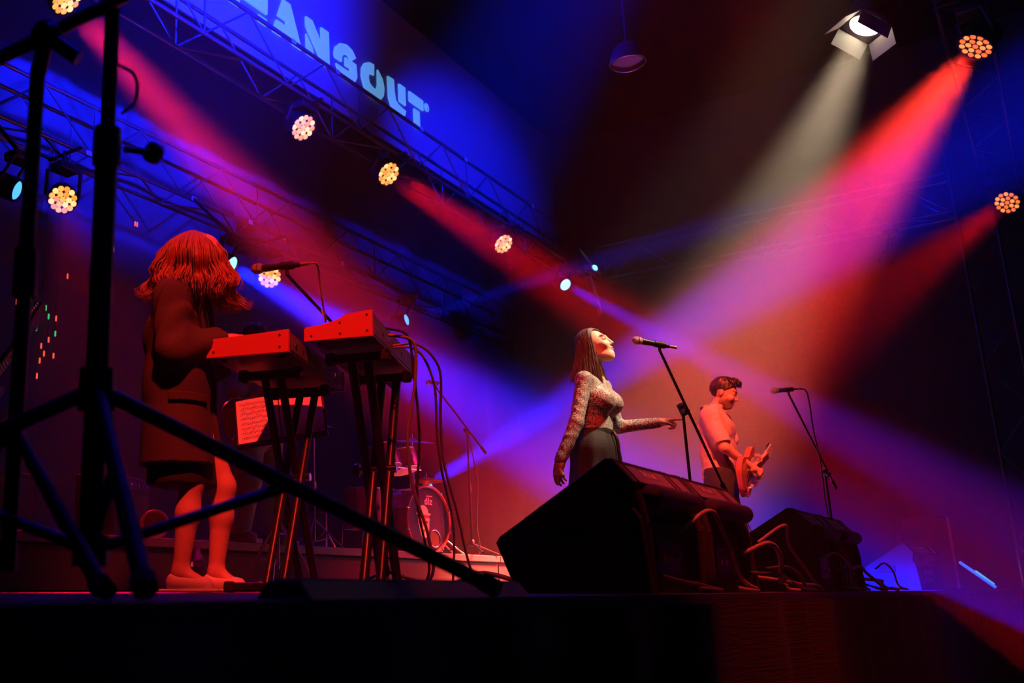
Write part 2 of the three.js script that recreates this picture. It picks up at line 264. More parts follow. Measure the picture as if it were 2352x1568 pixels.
washLight('bright wash lamp in the centre throwing a long red beam', [11.36, 5.81, -6.9], [10.459, 3.14, -3.884], 6.06, DEEPRED, 8500, 4.6);
washLight('small tilted wash lamp at the far end of the sign truss', [15.06, 5.77, -6.9], [14.07, 3.79, -4.84], 6.06, DEEPRED, 40, 8);
washLight('pale yellow wash lamp low at the left behind the dark poles', [7.1, 4.58, -8.9], [5.0, 1.6, -5.6], 5.18, DEEPRED, 260, 8);
washLight('pale wash lamp half hidden by the keyboard player microphone', [11.1, 4.6, -8.9], [7.0, 1.9, -5.2], 5.18, VIOLET, 90, 8);
washLight('red wash lamp at upper right with its beam crossing the white one', [12.5, 5.8, -0.05], [10.9, 2.6, -2.3], 6.4, ORANGE, 7500, 13, lensHot);
washLight('lower right red wash lamp near the truss tower', [18.32, 5.8, -0.06], [12.6, 2.4, -2.6], 6.4, DEEPRED, 1500, 7, lensHot);
washLight('red wash lamp out of view above the stage left front', [0.6, 5.9, -0.1], [3.6, 1.0, -2.95], 6.4, KEYRED, 240, 9, lensHot, 'front wash lamps above the stage edge');
washLight('red wash lamp out of view above the near front edge', [2.6, 5.9, -0.1], [6.2, 1.15, -2.3], 6.4, KEYRED, 120, 6.5, lensHot, 'front wash lamps above the stage edge');
washLight('amber red wash lamp out of view aimed at the guitarist', [4.6, 5.9, -0.1], [8.6, 1.1, -2.15], 6.4, AMBER, 460, 6, lensHot, 'front wash lamps above the stage edge');
washLight('red wash lamp out of view straight above the floor monitors', [3.95, 5.9, -0.1], [4.7, 0.4, -1.3], 6.4, KEYRED, 170, 13, lensHot, 'front wash lamps above the stage edge');
washLight('blue wash lamp out of view above the dark stands', [1.3, 5.9, -0.1], [1.4, 0.4, -1.4], 6.4, BLUE, 10, 9, lensFlood, 'blue flood lamps on the front truss');
washLight('blue flood lamp out of view above the front washing the sign', [3.4, 6.0, -0.1], [7.6, 7.9, -7.6], 6.4, BLUE, 6500, 21, lensFlood, 'blue flood lamps on the front truss', 0.9);
washLight('blue flood lamp out of view washing the far end of the sign', [5.4, 6.0, -0.1], [16.0, 7.4, -8.5], 6.4, BLUE, 2600, 10, lensFlood, 'blue flood lamps on the front truss', 0.9);
beamLight('blue beam lamp at far left half hidden by a dark pole', [5.79, 4.03, -8.0], [8.065, 2.098, -4.458], 4.45, BLUE, 6500, 3.4, lensBlue);
beamLight('blinding cyan beam lamp beside the hair of the keyboard player', [9.19, 4.09, -8.0], [9.9, 2.0, -5.0], 4.5, BLUE, 24000, 7.5, lensWhiteBlue, 0.6, 0.13);
beamLight('tiny blue beam lamp with a thin beam near the centre', [13.59, 4.3, -8.0], [13.7, 4.55, -5.8], 4.7, BLUE, 4500, 2.6, lensBlue, 0.4, 0.1);
beamLight('blue white beam lamp hanging at the far truss corner', [17.73, 5.68, -6.9], [15.385, 2.607, -2.953], 6.06, BLUE, 11000, 3.4, lensWhiteBlue, 0.5, 0.12);
beamLight('blue beam lamp on the riser behind the bass drum', [10.92, 1.28, -6.2], [10.6, 3.07, -2.06], 0.9, BLUE, 14000, 5.5, lensBlue, 0.5, 0.1);
beamLight('added small blue lamp on the side truss lighting the far tower', [19.2, 5.62, -1.7], [19.2, 7.0, -0.5], 5.98, BLUE, 22, 20, lensBlue, 0.5, 0.09);  // added lamp to tint the tower blue instead of the riser beam
solo('flight_case', 'black flight case on the riser carrying a blue beam lamp', 'case', [rbox(0.5, 0.58, 0.5, 0.02, 0, 0.29, 0)], M.black, [10.92, 0.32, -6.2]);
{ // scaffold pipes that carry the low blue lamps
  for (const [x, y, label] of [[5.79, 4.45, 'thin black drop pipe holding the far left blue lamp'], [9.19, 4.5, 'thin black drop pipe holding the cyan lamp'], [13.59, 4.7, 'thin black drop pipe holding the tiny blue lamp']])
    solo('drop_pipe', label, 'pipe', [rod([0, 0, 0], [0, 5.25 - y, -0.75], 0.024)], M.steel, [x, y, -8.0]);
}
function spotlight(label, at, to, power, angle, pen) {   // white theatre spotlight with barn doors
  const p = vec(at), target = vec(to), dir = target.clone().sub(p).normalize(), t = thing('theatre_spotlight', label, 'stage lamp', [at[0], 6.42, at[2] + 0.4], 0, 'white spotlights with barn doors');
  part('clamp', [rod([0, 0.06, 0.24], [0, -0.1, 0.1], 0.025), rod([0, -0.1, 0.1], [0, -0.18, -0.1], 0.03)], M.black, t);
  const pv = p.clone().addScaledVector(dir, -0.2).sub(t.position), s = V(0, 1, 0).cross(dir).normalize().multiplyScalar(0.24);
  part('yoke', [rod(pv.clone().add(s), pv.clone().add(s).add(V(0, 0.3, 0.1)), 0.016), rod(pv.clone().sub(s), pv.clone().sub(s).add(V(0, 0.3, 0.1)), 0.016), rod(pv.clone().add(s).add(V(0, 0.3, 0.1)), pv.clone().sub(s).add(V(0, 0.3, 0.1)), 0.016)], M.steel, t);
  const head = part('lamp_head', latheZ([[0, -0.42], [0.14, -0.42], [0.2, -0.36], [0.21, -0.12], [0.235, -0.05], [0.235, 0.0], [0.17, 0.0], [0.165, -0.03], [0, -0.03]], 24), M.black, t); head.position.copy(p).sub(t.position); head.quaternion.copy(quatZ(dir));
  part('lamp_lens', new THREE.SphereGeometry(0.16, 24, 8, 0, Math.PI * 2, 0, Math.PI / 2).rotateX(Math.PI / 2).scale(1, 1, 0.22).translate(0, 0, -0.025), mat('lamp_lens_white', [0.4, 0.38, 0.3], 0.2, 0, { emissive: C(9, 7.6, 5) }), head);
  const door = new THREE.BoxGeometry(0.36, 0.2, 0.006).translate(0, 0.1, 0), dm = mat('barn_door', [0.3, 0.29, 0.28], 0.5);
  for (let i = 0; i < 4; i++) { const m = part('barn_door', door, dm, head), a = i * Math.PI / 2; m.position.set(-Math.sin(a) * 0.19, Math.cos(a) * 0.19, 0.01); m.quaternion.setFromEuler(new THREE.Euler(0, 0, a)).multiply(new THREE.Quaternion().setFromEuler(new THREE.Euler(Math.PI / 2 - (i % 2 ? 0.15 : 0.6), 0, 0))); }
  beam('spotlight_beam', p.clone().addScaledVector(dir, 0.06).toArray(), target.toArray(), WARM, power, angle, pen, 7);
}
spotlight('white theatre spotlight with open barn doors at top right', [11.62, 5.98, -0.95], [10.2, 2.4, -2.4], 1600, 13, 0.75);
spotlight('added white spotlight out of view, aimed at the singing woman', [7.0, 6.0, 0.8], [6.25, 1.4, -2.3], 330, 6, 0.8);  // added lamp, does the work of the visible spotlight on the singer
solo('drop_pipe', 'added black pipe out of view carrying the added white spotlight', 'pipe', [rod([0, 0, 0], [0, 4.36, 0], 0.024), rod([0, 0.03, 0], [0, 0.03, 0.3], 0.02)], M.steel, [7.0, 6.44, 1.2]);  // added pipe, only there to hang the extra spotlight
{ // unlit lamp under the roof
  const t = thing('parcan_lamp', 'unlit round lamp hanging by itself under the dark roof', 'stage lamp', [10.87, 6.9, -3.27]);
  part('hanger', rod([0, -0.61, 0], [0, 3.9, 0], 0.012), M.steel, t);
  const h = part('lamp_head', lathe([[0, -0.6], [0.08, -0.6], [0.15, -0.66], [0.2, -0.76], [0.205, -0.86], [0.195, -0.86], [0.18, -0.78], [0, -0.74]]), mat('parcan', [0.06, 0.05, 0.07], 0.35, 0.5), t);
  part('lamp_lens', lathe([[0, -0.86], [0.1, -0.85], [0.185, -0.8]]), mat('parcan_glass', [0.4, 0.4, 0.45], 0.1), h);
  part('rim', new THREE.TorusGeometry(0.2, 0.012, 8, 36).rotateX(Math.PI / 2).translate(0, -0.86, 0), M.chrome, h);
}
{ // clutter at the far corner
  const t = thing('corner_bracket', 'blue lit clamp bracket beside the far corner beam lamp', 'bracket', [18.6, 6.05, -6.75]);
  const cy = mat('bracket_metal', [0.6, 0.62, 0.66], 0.35, 0.3);
  part('plate', rbox(0.5, 0.12, 0.3, 0.02, 0, 0.1, 0), cy, t); part('arm', rod([0, 0.05, 0], [0.12, -0.55, 0.1], 0.03), cy, t); part('arm', rod([-0.4, 0.45, 0], [0.35, 0.25, 0], 0.022), cy, t);
  part('lamp_lens', new THREE.SphereGeometry(0.07, 12, 8).scale(1.5, 0.7, 0.5).translate(-0.08, 0.12, 0.16), lensWhiteBlue, t);  // added glow in place of the lamplit patch on the bracket
  part('hook', tube([[0.12, -0.55, 0.1], [0.2, -0.7, 0.1], [0.12, -0.8, 0.1], [0.04, -0.7, 0.1]], 0.02, 16), cy, t);
}
{ // curtain of little coloured lamps on wires in front of the backdrop
  const t = thing('light_curtain', 'sparse curtain of tiny red and green lights on the left backdrop', 'light string', [7.0, 0.0, -10.02]), g = new THREE.CapsuleGeometry(0.012, 0.055, 3, 6), r = mat('led_red', [0.2, 0.05, 0.05], 0.4, 0, { emissive: C(1.1, 0.12, 0.05) }), n = mat('led_green', [0.05, 0.2, 0.08], 0.4, 0, { emissive: C(0.03, 0.55, 0.2) });
  for (const [x, y, k] of [[7.08, 3.43], [7.28, 3.54, 1], [7.49, 3.44], [7.53, 3.45, 1], [7.58, 3.35, 1], [7.7, 3.35], [7.4, 3.16, 1], [7.7, 3.15, 1], [7.6, 3.05], [7.49, 2.95], [7.54, 2.86], [7.48, 2.76], [7.69, 2.86], [7.45, 2.56], [7.85, 3.95], [8.62, 4.53], [9.01, 5.02], [9.05, 5.02], [8.56, 2.59, 1]]) { const m = part(k ? 'green_led' : 'red_led', g, k ? n : r, t); m.position.set(x * 1.035 - 7.0, y * 1.035, 0.02); part('wire', rod([x * 1.035 - 7, y * 1.035, 0.01], [x * 1.035 - 7, 6.0, 0.01], 0.0025, 0.0025, 5), M.cable, t); }
  part('header_wire', rod([0.2, 6.0, 0.01], [2.6, 6.0, 0.01], 0.006), M.cable, t); for (const x of [0.25, 1.4, 2.5]) part('hook', rod([x, 6.0, 0.02], [x, 6.0, -0.1], 0.006), M.steel, t);
}

// ---------------------------------------------------------------- people
// Figures stand in frames turned so that x runs to the camera's right and z towards the camera; poses are given in metres from the floor.
const TURN = -(Math.PI / 2 - YAW);
const Q = (yaw, pitch, roll = 0) => new THREE.Quaternion().setFromEuler(new THREE.Euler(pitch, yaw, roll, 'YXZ'));
const inHead = (f, c, q, s = 1) => { const i = q.clone().invert(), v = V(0, 0, 0); return (x, y, z) => { v.set(x - c[0], y - c[1], z - c[2]).applyQuaternion(i).divideScalar(s); return f(v.x, v.y, v.z) * s; }; };
function headField({ eyesShut = true, jaw = 1, smile = 0 } = {}) {
  let f = union([ell([0, 0.032, -0.014], [0.075, 0.093, 0.094]), [ell([0, -0.035, 0.032], [0.058 * jaw, 0.078, 0.06]), 0.04], [cap([0, -0.098, 0.062], [0, -0.09, 0.068], 0.02 * jaw, 0.018), 0.03],
    [cap([0.045 * jaw, -0.07, 0.01], [0.012, -0.098, 0.055], 0.02, 0.018), 0.03], [cap([-0.045 * jaw, -0.07, 0.01], [-0.012, -0.098, 0.055], 0.02, 0.018), 0.03],
    [cap([-0.03, 0.036, 0.078], [0.03, 0.036, 0.078], 0.011), 0.022], [ell([0.036, -0.022, 0.062], [0.026, 0.024, 0.024]), 0.02], [ell([-0.036, -0.022, 0.062], [0.026, 0.024, 0.024]), 0.02]], 0.03);
  f = cut(f, ell([0.031, 0.016, 0.1], [0.021, 0.014, 0.02]), 0.014); f = cut(f, ell([-0.031, 0.016, 0.1], [0.021, 0.014, 0.02]), 0.014);
  const lid = eyesShut ? 0.0165 : 0.014;
  f = union([f, [cap([0, 0.025, 0.087], [0, -0.021, 0.1065], 0.0068, 0.0105), 0.013], [ell([0.011, -0.026, 0.093], [0.0085, 0.0075, 0.01]), 0.006], [ell([-0.011, -0.026, 0.093], [0.0085, 0.0075, 0.01]), 0.006],
    [ell([0.031, 0.014, 0.072], [lid, lid * 0.8, lid]), 0.004], [ell([-0.031, 0.014, 0.072], [lid, lid * 0.8, lid]), 0.004],
    [cap([-0.019, -0.052 + smile, 0.083], [0, -0.0505, 0.0925], 0.0045, 0.0065), 0.008], [cap([0.019, -0.052 + smile, 0.083], [0, -0.0505, 0.0925], 0.0045, 0.0065), 0.008],
    [cap([-0.016, -0.06 + smile, 0.082], [0, -0.0625, 0.0905], 0.005, 0.0075), 0.008], [cap([0.016, -0.06 + smile, 0.082], [0, -0.0625, 0.0905], 0.005, 0.0075), 0.008],
    [ell([0.077, 0.0, -0.012], [0.01, 0.03, 0.018], Q(0.35, -0.2)), 0.01], [ell([-0.077, 0.0, -0.012], [0.01, 0.03, 0.018], Q(-0.35, -0.2)), 0.01]], 0.01);
  f = cut(f, cap([-0.021, -0.0555 + smile * 1.1, 0.09], [0, -0.0562, 0.099], 0.0014, 0.002), 0.003); f = cut(f, cap([0.021, -0.0555 + smile * 1.1, 0.09], [0, -0.0562, 0.099], 0.0014, 0.002), 0.003);
  return f;
}
function headPaint(c, q, skin, { lip = [0.5, 0.16, 0.14], brow = [0.05, 0.03, 0.025], beard = null, shut = true } = {}) {
  const i = q.clone().invert(), v = V(0, 0, 0);
  return (x, y, z) => {
    v.set(x - c[0], y - c[1], z - c[2]).applyQuaternion(i); const ax = Math.abs(v.x), front = v.z > 0.04;
    if (front && Math.hypot((ax - 0.033) / 0.022, (v.y - 0.041 + (ax - 0.033) * 0.15) / 0.0055) < 1) return brow;                   // brow
    if (front && v.z > 0.06 && Math.hypot((ax - 0.031) / 0.0165, (v.y - (shut ? 0.0075 : 0.012) + 0.006 * ((ax - 0.031) / 0.016) ** 2 * -1) / 0.0026) < 1) return brow;   // lashes
    if (front && v.z > 0.075 && Math.hypot(v.x / 0.021, (v.y + 0.0565) / 0.0105) < 1) return lip;
    if (beard && v.y < -0.03 && v.z > -0.01 && !(v.y > -0.047 && ax > 0.03 && false)) { const t = clamp((-0.03 - v.y) / 0.02, 0, 1) * (0.75 + 0.25 * noise(x * 300, y * 300, z * 300)); if (v.z > 0.0 || v.y < -0.05) return skin.map((s, k) => s + (beard[k] - s) * t); }
    return skin;
  };
}
function handFields(w, dir, back, thumbSide, curls, thumb = 0.5) {
  const d = vec(dir).normalize(), n = vec(back).addScaledVector(d, -vec(back).dot(d)).normalize(), s = d.clone().cross(n).multiplyScalar(thumbSide), W = vec(w), out = [];
  const P = (a, b, c) => W.clone().addScaledVector(d, a).addScaledVector(s, b).addScaledVector(n, c);
  out.push(cap(P(0, 0, 0).toArray(), P(0.03, 0, 0).toArray(), 0.026, 0.026));
  [-0.026, -0.009, 0.009, 0.026].forEach((b, i) => out.push([cap(P(0.02, b * 0.7, 0).toArray(), P(0.085, -b, 0).toArray(), 0.015, 0.0125), 0.015]));
  [0.072, 0.08, 0.075, 0.06].forEach((len, i) => {
    let p = P(0.083 - 0.004 * Math.abs(i - 1), 0.0285 - i * 0.019, 0), a = 0; const r = 0.0092 - i * 0.0005;
    [0.46, 0.3, 0.24].forEach((k, m) => { a += curls[i] * [0.75, 1.1, 0.8][m]; const q = p.clone().addScaledVector(d, Math.cos(a) * len * k).addScaledVector(n, -Math.sin(a) * len * k); out.push([cap(p.toArray(), q.toArray(), r - m * 0.0007, r - 0.0008 - m * 0.0007), 0.004]); p = q; });
  });
  const t0 = P(0.022, 0.026, -0.006), t1 = P(0.058, 0.052 - thumb * 0.016, -0.012 - thumb * 0.016), t2 = P(0.088, 0.056 - thumb * 0.036, -0.016 - thumb * 0.026);
  out.push([cap(t0.toArray(), t1.toArray(), 0.0135, 0.0105), 0.012], [cap(t1.toArray(), t2.toArray(), 0.0105, 0.0085), 0.004]);
  return union(out, 0.01);
}
function around(pts, m) { const lo = [1e9, 1e9, 1e9], hi = [-1e9, -1e9, -1e9]; for (const p of pts) for (let i = 0; i < 3; i++) { lo[i] = Math.min(lo[i], p[i] - m); hi[i] = Math.max(hi[i], p[i] + m); } return [lo, hi]; }
function bodyField(j, k = {}) {
  const { arm = 1, leg = 1, w = 1 } = k, y = j.yaw;
  return union([
    slab(j.pelvis, j.waist, 0.16 * w, 0.125 * w, 0.1 * w, 0.085 * w, y), slab(j.waist, j.chest, 0.125 * w, 0.155 * w, 0.085 * w, 0.1 * w, y), slab(j.chest, j.neck0, 0.15 * w, 0.06, 0.095 * w, 0.05, y), cap(j.neck0, j.neck1, 0.052 * w, 0.05 * w),
    ...['R', 'L'].flatMap((s) => [[cap(j.chest, j['sh' + s], 0.06 * w, 0.055 * arm), 0.05], [cap(j['sh' + s], j['el' + s], 0.05 * arm, 0.039 * arm), 0.03], [cap(j['el' + s], j['wr' + s], 0.04 * arm, 0.026 * arm), 0.02],
      [cap(j['hip' + s], j['kn' + s], 0.088 * leg, 0.056 * leg), 0.05], [cap(j['kn' + s], [0, 1, 2].map((i) => j['kn' + s][i] * 0.65 + j['an' + s][i] * 0.35), 0.054 * leg, 0.057 * leg), 0.03], [cap([0, 1, 2].map((i) => j['kn' + s][i] * 0.65 + j['an' + s][i] * 0.35), j['an' + s], 0.057 * leg, 0.036 * leg), 0.03], [cap(j['an' + s], j['to' + s], 0.036, 0.028), 0.03]]),
  ], 0.05);
}
function figure(label, pos, j, look) {                                // group with a skin body; clothes and hair are added by the caller
  const t = thing('person', label, 'person', pos, TURN), skin = look.skin, flat = () => skin;
  const all = Object.values(j).filter(Array.isArray), [lo, hi] = around(all, 0.17);
  const hf = inHead(headField(look.face), look.head, look.q), bf = bodyField(j, look.build), paint = headPaint(look.head, look.q, skin, look.paint);
  const headBox = around([look.head], 0.16), split = look.head[1] - 0.13;
  const geos = [net(both(bf, (x, y, z) => y - split - 0.02), lo, hi, 0.011, flat), net(union([hf, [bf, 0.02]]), [headBox[0][0], split - 0.0, headBox[0][2]], headBox[1], 0.0042, paint)];
  for (const h of look.hands ?? []) { const f = union([handFields(...h), [bf, 0.008]]), b = around([vec(h[0]).addScaledVector(vec(h[1]).normalize(), 0.08).toArray()], 0.125); geos.push(net(f, b[0], b[1], 0.0042, flat)); }
  const clean = geos.map((g) => { const k = g.toNonIndexed(); return k; });
  part('body', mergeGeometries(clean), mat('skin_' + label.length + skin[0], [1, 1, 1], 0.48, 0, { vertexColors: true }), t);
  return t;
}
function strands(list, sides = 5) {                                   // hair locks: [[points], r0, r1]
  return mergeGeometries(list.map(([pts, r0, r1]) => {
    const c = new THREE.CatmullRomCurve3(pts.map(vec)), n = Math.max(8, pts.length * 4), g = new THREE.TubeGeometry(c, n, 1, sides), p = g.attributes.position, q = V(0, 0, 0);
    for (let i = 0; i <= n; i++) { const t = i / n, r = (r0 + (r1 - r0) * t) * Math.min(1, t * 6 + 0.35) * Math.min(1, (1 - t) * 5 + 0.12); c.getPointAt(t, q); for (let k = 0; k <= sides; k++) { const o = i * (sides + 1) + k; p.setXYZ(o, q.x + (p.getX(o) - q.x) * r, q.y + (p.getY(o) - q.y) * r, q.z + (p.getZ(o) - q.z) * r); } }
    return plain(g);
  }));
}
const glitter = (() => {                                               // knitted lurex: dark yarn with bright flecks
  const n = 512, d = new Uint8Array(n * n * 4), m = new Uint8Array(n * n * 4);
  for (let y = 0; y < n; y++) for (let x = 0; x < n; x++) {
    const i = (y * n + x) * 4, row = hash(x >> 2, (y + (hash(x >> 2, 3, 1) * 9 | 0)) / 7 | 0, 2), s = row > 0.62 ? 1 : row > 0.45 ? 0.5 : 0.1, v = 40 + 190 * s;
    d[i] = v; d[i + 1] = v * 0.93; d[i + 2] = v * 0.9; d[i + 3] = 255; m[i] = m[i + 1] = m[i + 2] = s > 0.9 ? 90 : 200; m[i + 3] = 255;
  }
  return [d, m].map((a, k) => { const t = new THREE.DataTexture(a, n, n); t.wrapS = t.wrapT = THREE.RepeatWrapping; t.magFilter = THREE.LinearFilter; t.repeat.set(4.4, 4.4); if (!k) t.colorSpace = THREE.SRGBColorSpace; t.needsUpdate = true; return t; });
})();
const cloth = (name, color, r = 0.9, x = {}) => mat(name, color, r, 0, { bumpMap: grain(9), bumpScale: 0.0015, ...x });

{ // ---- the singer
  const yaw = 0.886, j = { yaw, pelvis: [0.045, 0.87, 0], waist: [0.062, 0.99, 0], chest: [0.078, 1.19, 0.0], neck0: [0.088, 1.33, -0.02], neck1: [0.1, 1.45, -0.01], shR: [-0.025, 1.295, 0.12], shL: [0.172, 1.295, -0.12], elR: [-0.118, 1.01, 0.19], wrR: [-0.24, 0.775, 0.21], elL: [0.245, 1.03, -0.1], wrL: [0.47, 1.05, -0.05],
    hipR: [0.0, 0.84, 0.07], hipL: [0.1, 0.84, -0.07], knR: [-0.03, 0.47, 0.1], knL: [0.11, 0.47, -0.06], anR: [-0.06, 0.1, 0.07], anL: [0.09, 0.1, -0.1], toR: [0.03, 0.03, 0.15], toL: [0.19, 0.03, -0.03] };
  const head = [0.105, 1.535, 0.0], q = Q(0.98, -0.36);
  const t = figure('woman singing with closed eyes in a glittering long sleeved top', [6.108, 0, -2.322], j, { skin: [0.72, 0.45, 0.33], head, q, face: { eyesShut: true, jaw: 0.92, smile: 0.006 }, build: { arm: 0.78, leg: 0.9, w: 0.84 },
    hands: [[[-0.243, 0.768, 0.21], [-0.18, -1, 0.1], [-0.7, 0.1, 0.7], 1, [0.45, 0.5, 0.55, 0.6], 0.6], [[0.475, 1.05, -0.05], [0.9, 0.05, 0.35], [0.1, 1, -0.2], 1, [0.06, 1.05, 1.15, 1.2], 0.8]] });
  const bust = (s) => ell([0.078 + 0.075 * 0.775 + s * 0.632 * 0.075, 1.165, 0.075 * 0.632 - s * 0.775 * 0.075], [0.072, 0.07, 0.072]);
  const topF = union([slab([0.052, 0.93, 0], [0.062, 1.0, 0], 0.135, 0.118, 0.088, 0.08, yaw), slab([0.062, 1.0, 0], [0.078, 1.19, 0], 0.118, 0.142, 0.08, 0.096, yaw), slab([0.078, 1.19, 0], [0.088, 1.33, -0.02], 0.142, 0.07, 0.092, 0.05, yaw), [bust(1), 0.05], [bust(-1), 0.05], [cap([0.088, 1.31, -0.02], [0.092, 1.365, -0.016], 0.058, 0.05), 0.02],
    [cap([0.07, 1.27, 0.02], j.shR, 0.06, 0.052), 0.05], [cap([0.09, 1.27, -0.02], j.shL, 0.06, 0.052), 0.05], [cap(j.shR, j.elR, 0.05, 0.042), 0.03], [cap(j.elR, j.wrR, 0.043, 0.036), 0.02], [cap(j.shL, j.elL, 0.05, 0.042), 0.03], [cap(j.elL, [0.485, 1.05, -0.05], 0.043, 0.034), 0.02]], 0.05);
  const folds = (x, y, z) => 0.0018 * Math.sin((y + 0.4 * x) * 95 + 3 * noise(x * 20, y * 10, z * 20)) * (0.4 + 0.6 * noise(x * 9, y * 9, z * 9));
  const topG = net(both((x, y, z) => { const d = topF(x, y, z); return Math.abs(d) < 0.03 ? d + folds(x, y, z) : d; }, (x, y, z) => Math.max(y - 1.372, 0.945 - y > 0 && Math.abs(x - 0.06) < 0.16 && Math.abs(z) < 0.17 && x > -0.1 ? 0.945 - y : -1)), [-0.35, 0.7, -0.3], [0.6, 1.42, 0.35], 0.0085);
  part('glitter_top', topG, mat('lurex', [1, 1, 1], 0.9, 0.0, { map: glitter[0], roughnessMap: glitter[1] }), t);
  const skirt = union([slab([0.05, 0.99, 0], [0.045, 0.86, 0], 0.128, 0.17, 0.098, 0.118, yaw), slab([0.045, 0.86, 0], [0.03, 0.12, 0.0], 0.17, 0.27, 0.118, 0.2, yaw)], 0.05);
  part('black_trousers', net(both((x, y, z) => { const d = skirt(x, y, z); return Math.abs(d) < 0.05 ? d + 0.007 * Math.sin(Math.atan2(z, x - 0.04) * 11 + y * 3) * clamp((0.98 - y) * 3, 0, 1) : d; }, (x, y, z) => Math.max(y - 1.0, 0.13 - y)), [-0.32, 0.08, -0.34], [0.4, 1.04, 0.34], 0.011), cloth('black_trousers', [0.009, 0.0085, 0.009], 0.75), t);
  part('belt', net(both(slab([0.05, 0.965, 0], [0.052, 0.99, 0], 0.137, 0.133, 0.107, 0.103, yaw), (x, y, z) => Math.max(y - 0.995, 0.955 - y)), [-0.15, 0.93, -0.2], [0.25, 1.02, 0.2], 0.006), mat('belt', [0.012, 0.011, 0.012], 0.4), t);
  part('belt_tie', tube([[0.15, 0.975, 0.06], [0.165, 0.93, 0.075], [0.17, 0.84, 0.08], [0.175, 0.76, 0.085]], 0.012, 16, 6), mats.belt, t);
  for (const s of [1, -1]) { const e = V(s * 0.084, -0.035, -0.005).applyQuaternion(q).add(vec(head)), m = part('hoop_earring', new THREE.TorusGeometry(0.023, 0.0022, 6, 28), mat('gold', [0.9, 0.7, 0.42], 0.2, 1), t); m.position.copy(e).add(V(0, -0.026, 0)); m.rotation.y = 0.4 + s * 0.2; }
  // straight hair parted in the middle, hanging plumb from the tilted head
  const loc = (x, y, z) => V(x, y, z).applyQuaternion(q).add(vec(head)), list = [];
  for (let i = 0; i < 1000; i++) {
    const s = i % 2 ? 1 : -1, zr = 0.074 - 0.17 * rnd(), lift = rnd(1.0, 1.07), pts = [], last = rnd(1.25, 1.5);
    for (const ph of [0.04, 0.45, 0.85, last]) {
      const z = zr - (zr > -0.03 ? (zr + 0.03) * (s < 0 ? 0.52 : 0.7) * Math.sin(ph) : 0), k = Math.sqrt(Math.max(0.03, 1 - ((z + 0.016) / 0.102) ** 2));
      pts.push(loc(s * 0.084 * lift * k * Math.sin(ph), 0.034 + 0.1 * lift * k * Math.cos(ph), z));
    }
    const e = pts[3], f0 = clamp((zr + 0.1) / 0.17, 0, 1), dx = s < 0 ? -0.075 + 0.115 * f0 : 0.02 + 0.055 * f0, dz = s < 0 ? 0.035 : -0.005, endY = (s < 0 ? 1.3 - 0.02 * f0 : 1.28 - 0.03 * f0) + rnd(-0.012, 0.012);
    for (let k = 1; k <= 4; k++) { const f = k / 4; pts.push(V(e.x + dx * f ** 1.3 + rnd(-0.003, 0.003), e.y + (endY - e.y) * f, e.z + dz * f + rnd(-0.005, 0.005))); }
    list.push([pts, rnd(0.0022, 0.0042), 0.0018]);
  }
  const hairMat = mat('dark_brown_hair', [0.075, 0.042, 0.03], 0.38, 0, { sheen: 0.3, sheenColor: C(0.5, 0.3, 0.25), sheenRoughness: 0.4 });
  const capF = inHead((x, y, z) => Math.max(ell([0, 0.034, -0.018], [0.082, 0.1, 0.101])(x, y, z), z * 0.85 - y * 0.62 + 0.03), head, q);
  part('long_straight_hair', mergeGeometries([strands(list), plain(net(capF, ...around([head], 0.15), 0.006))]), hairMat, t);
}
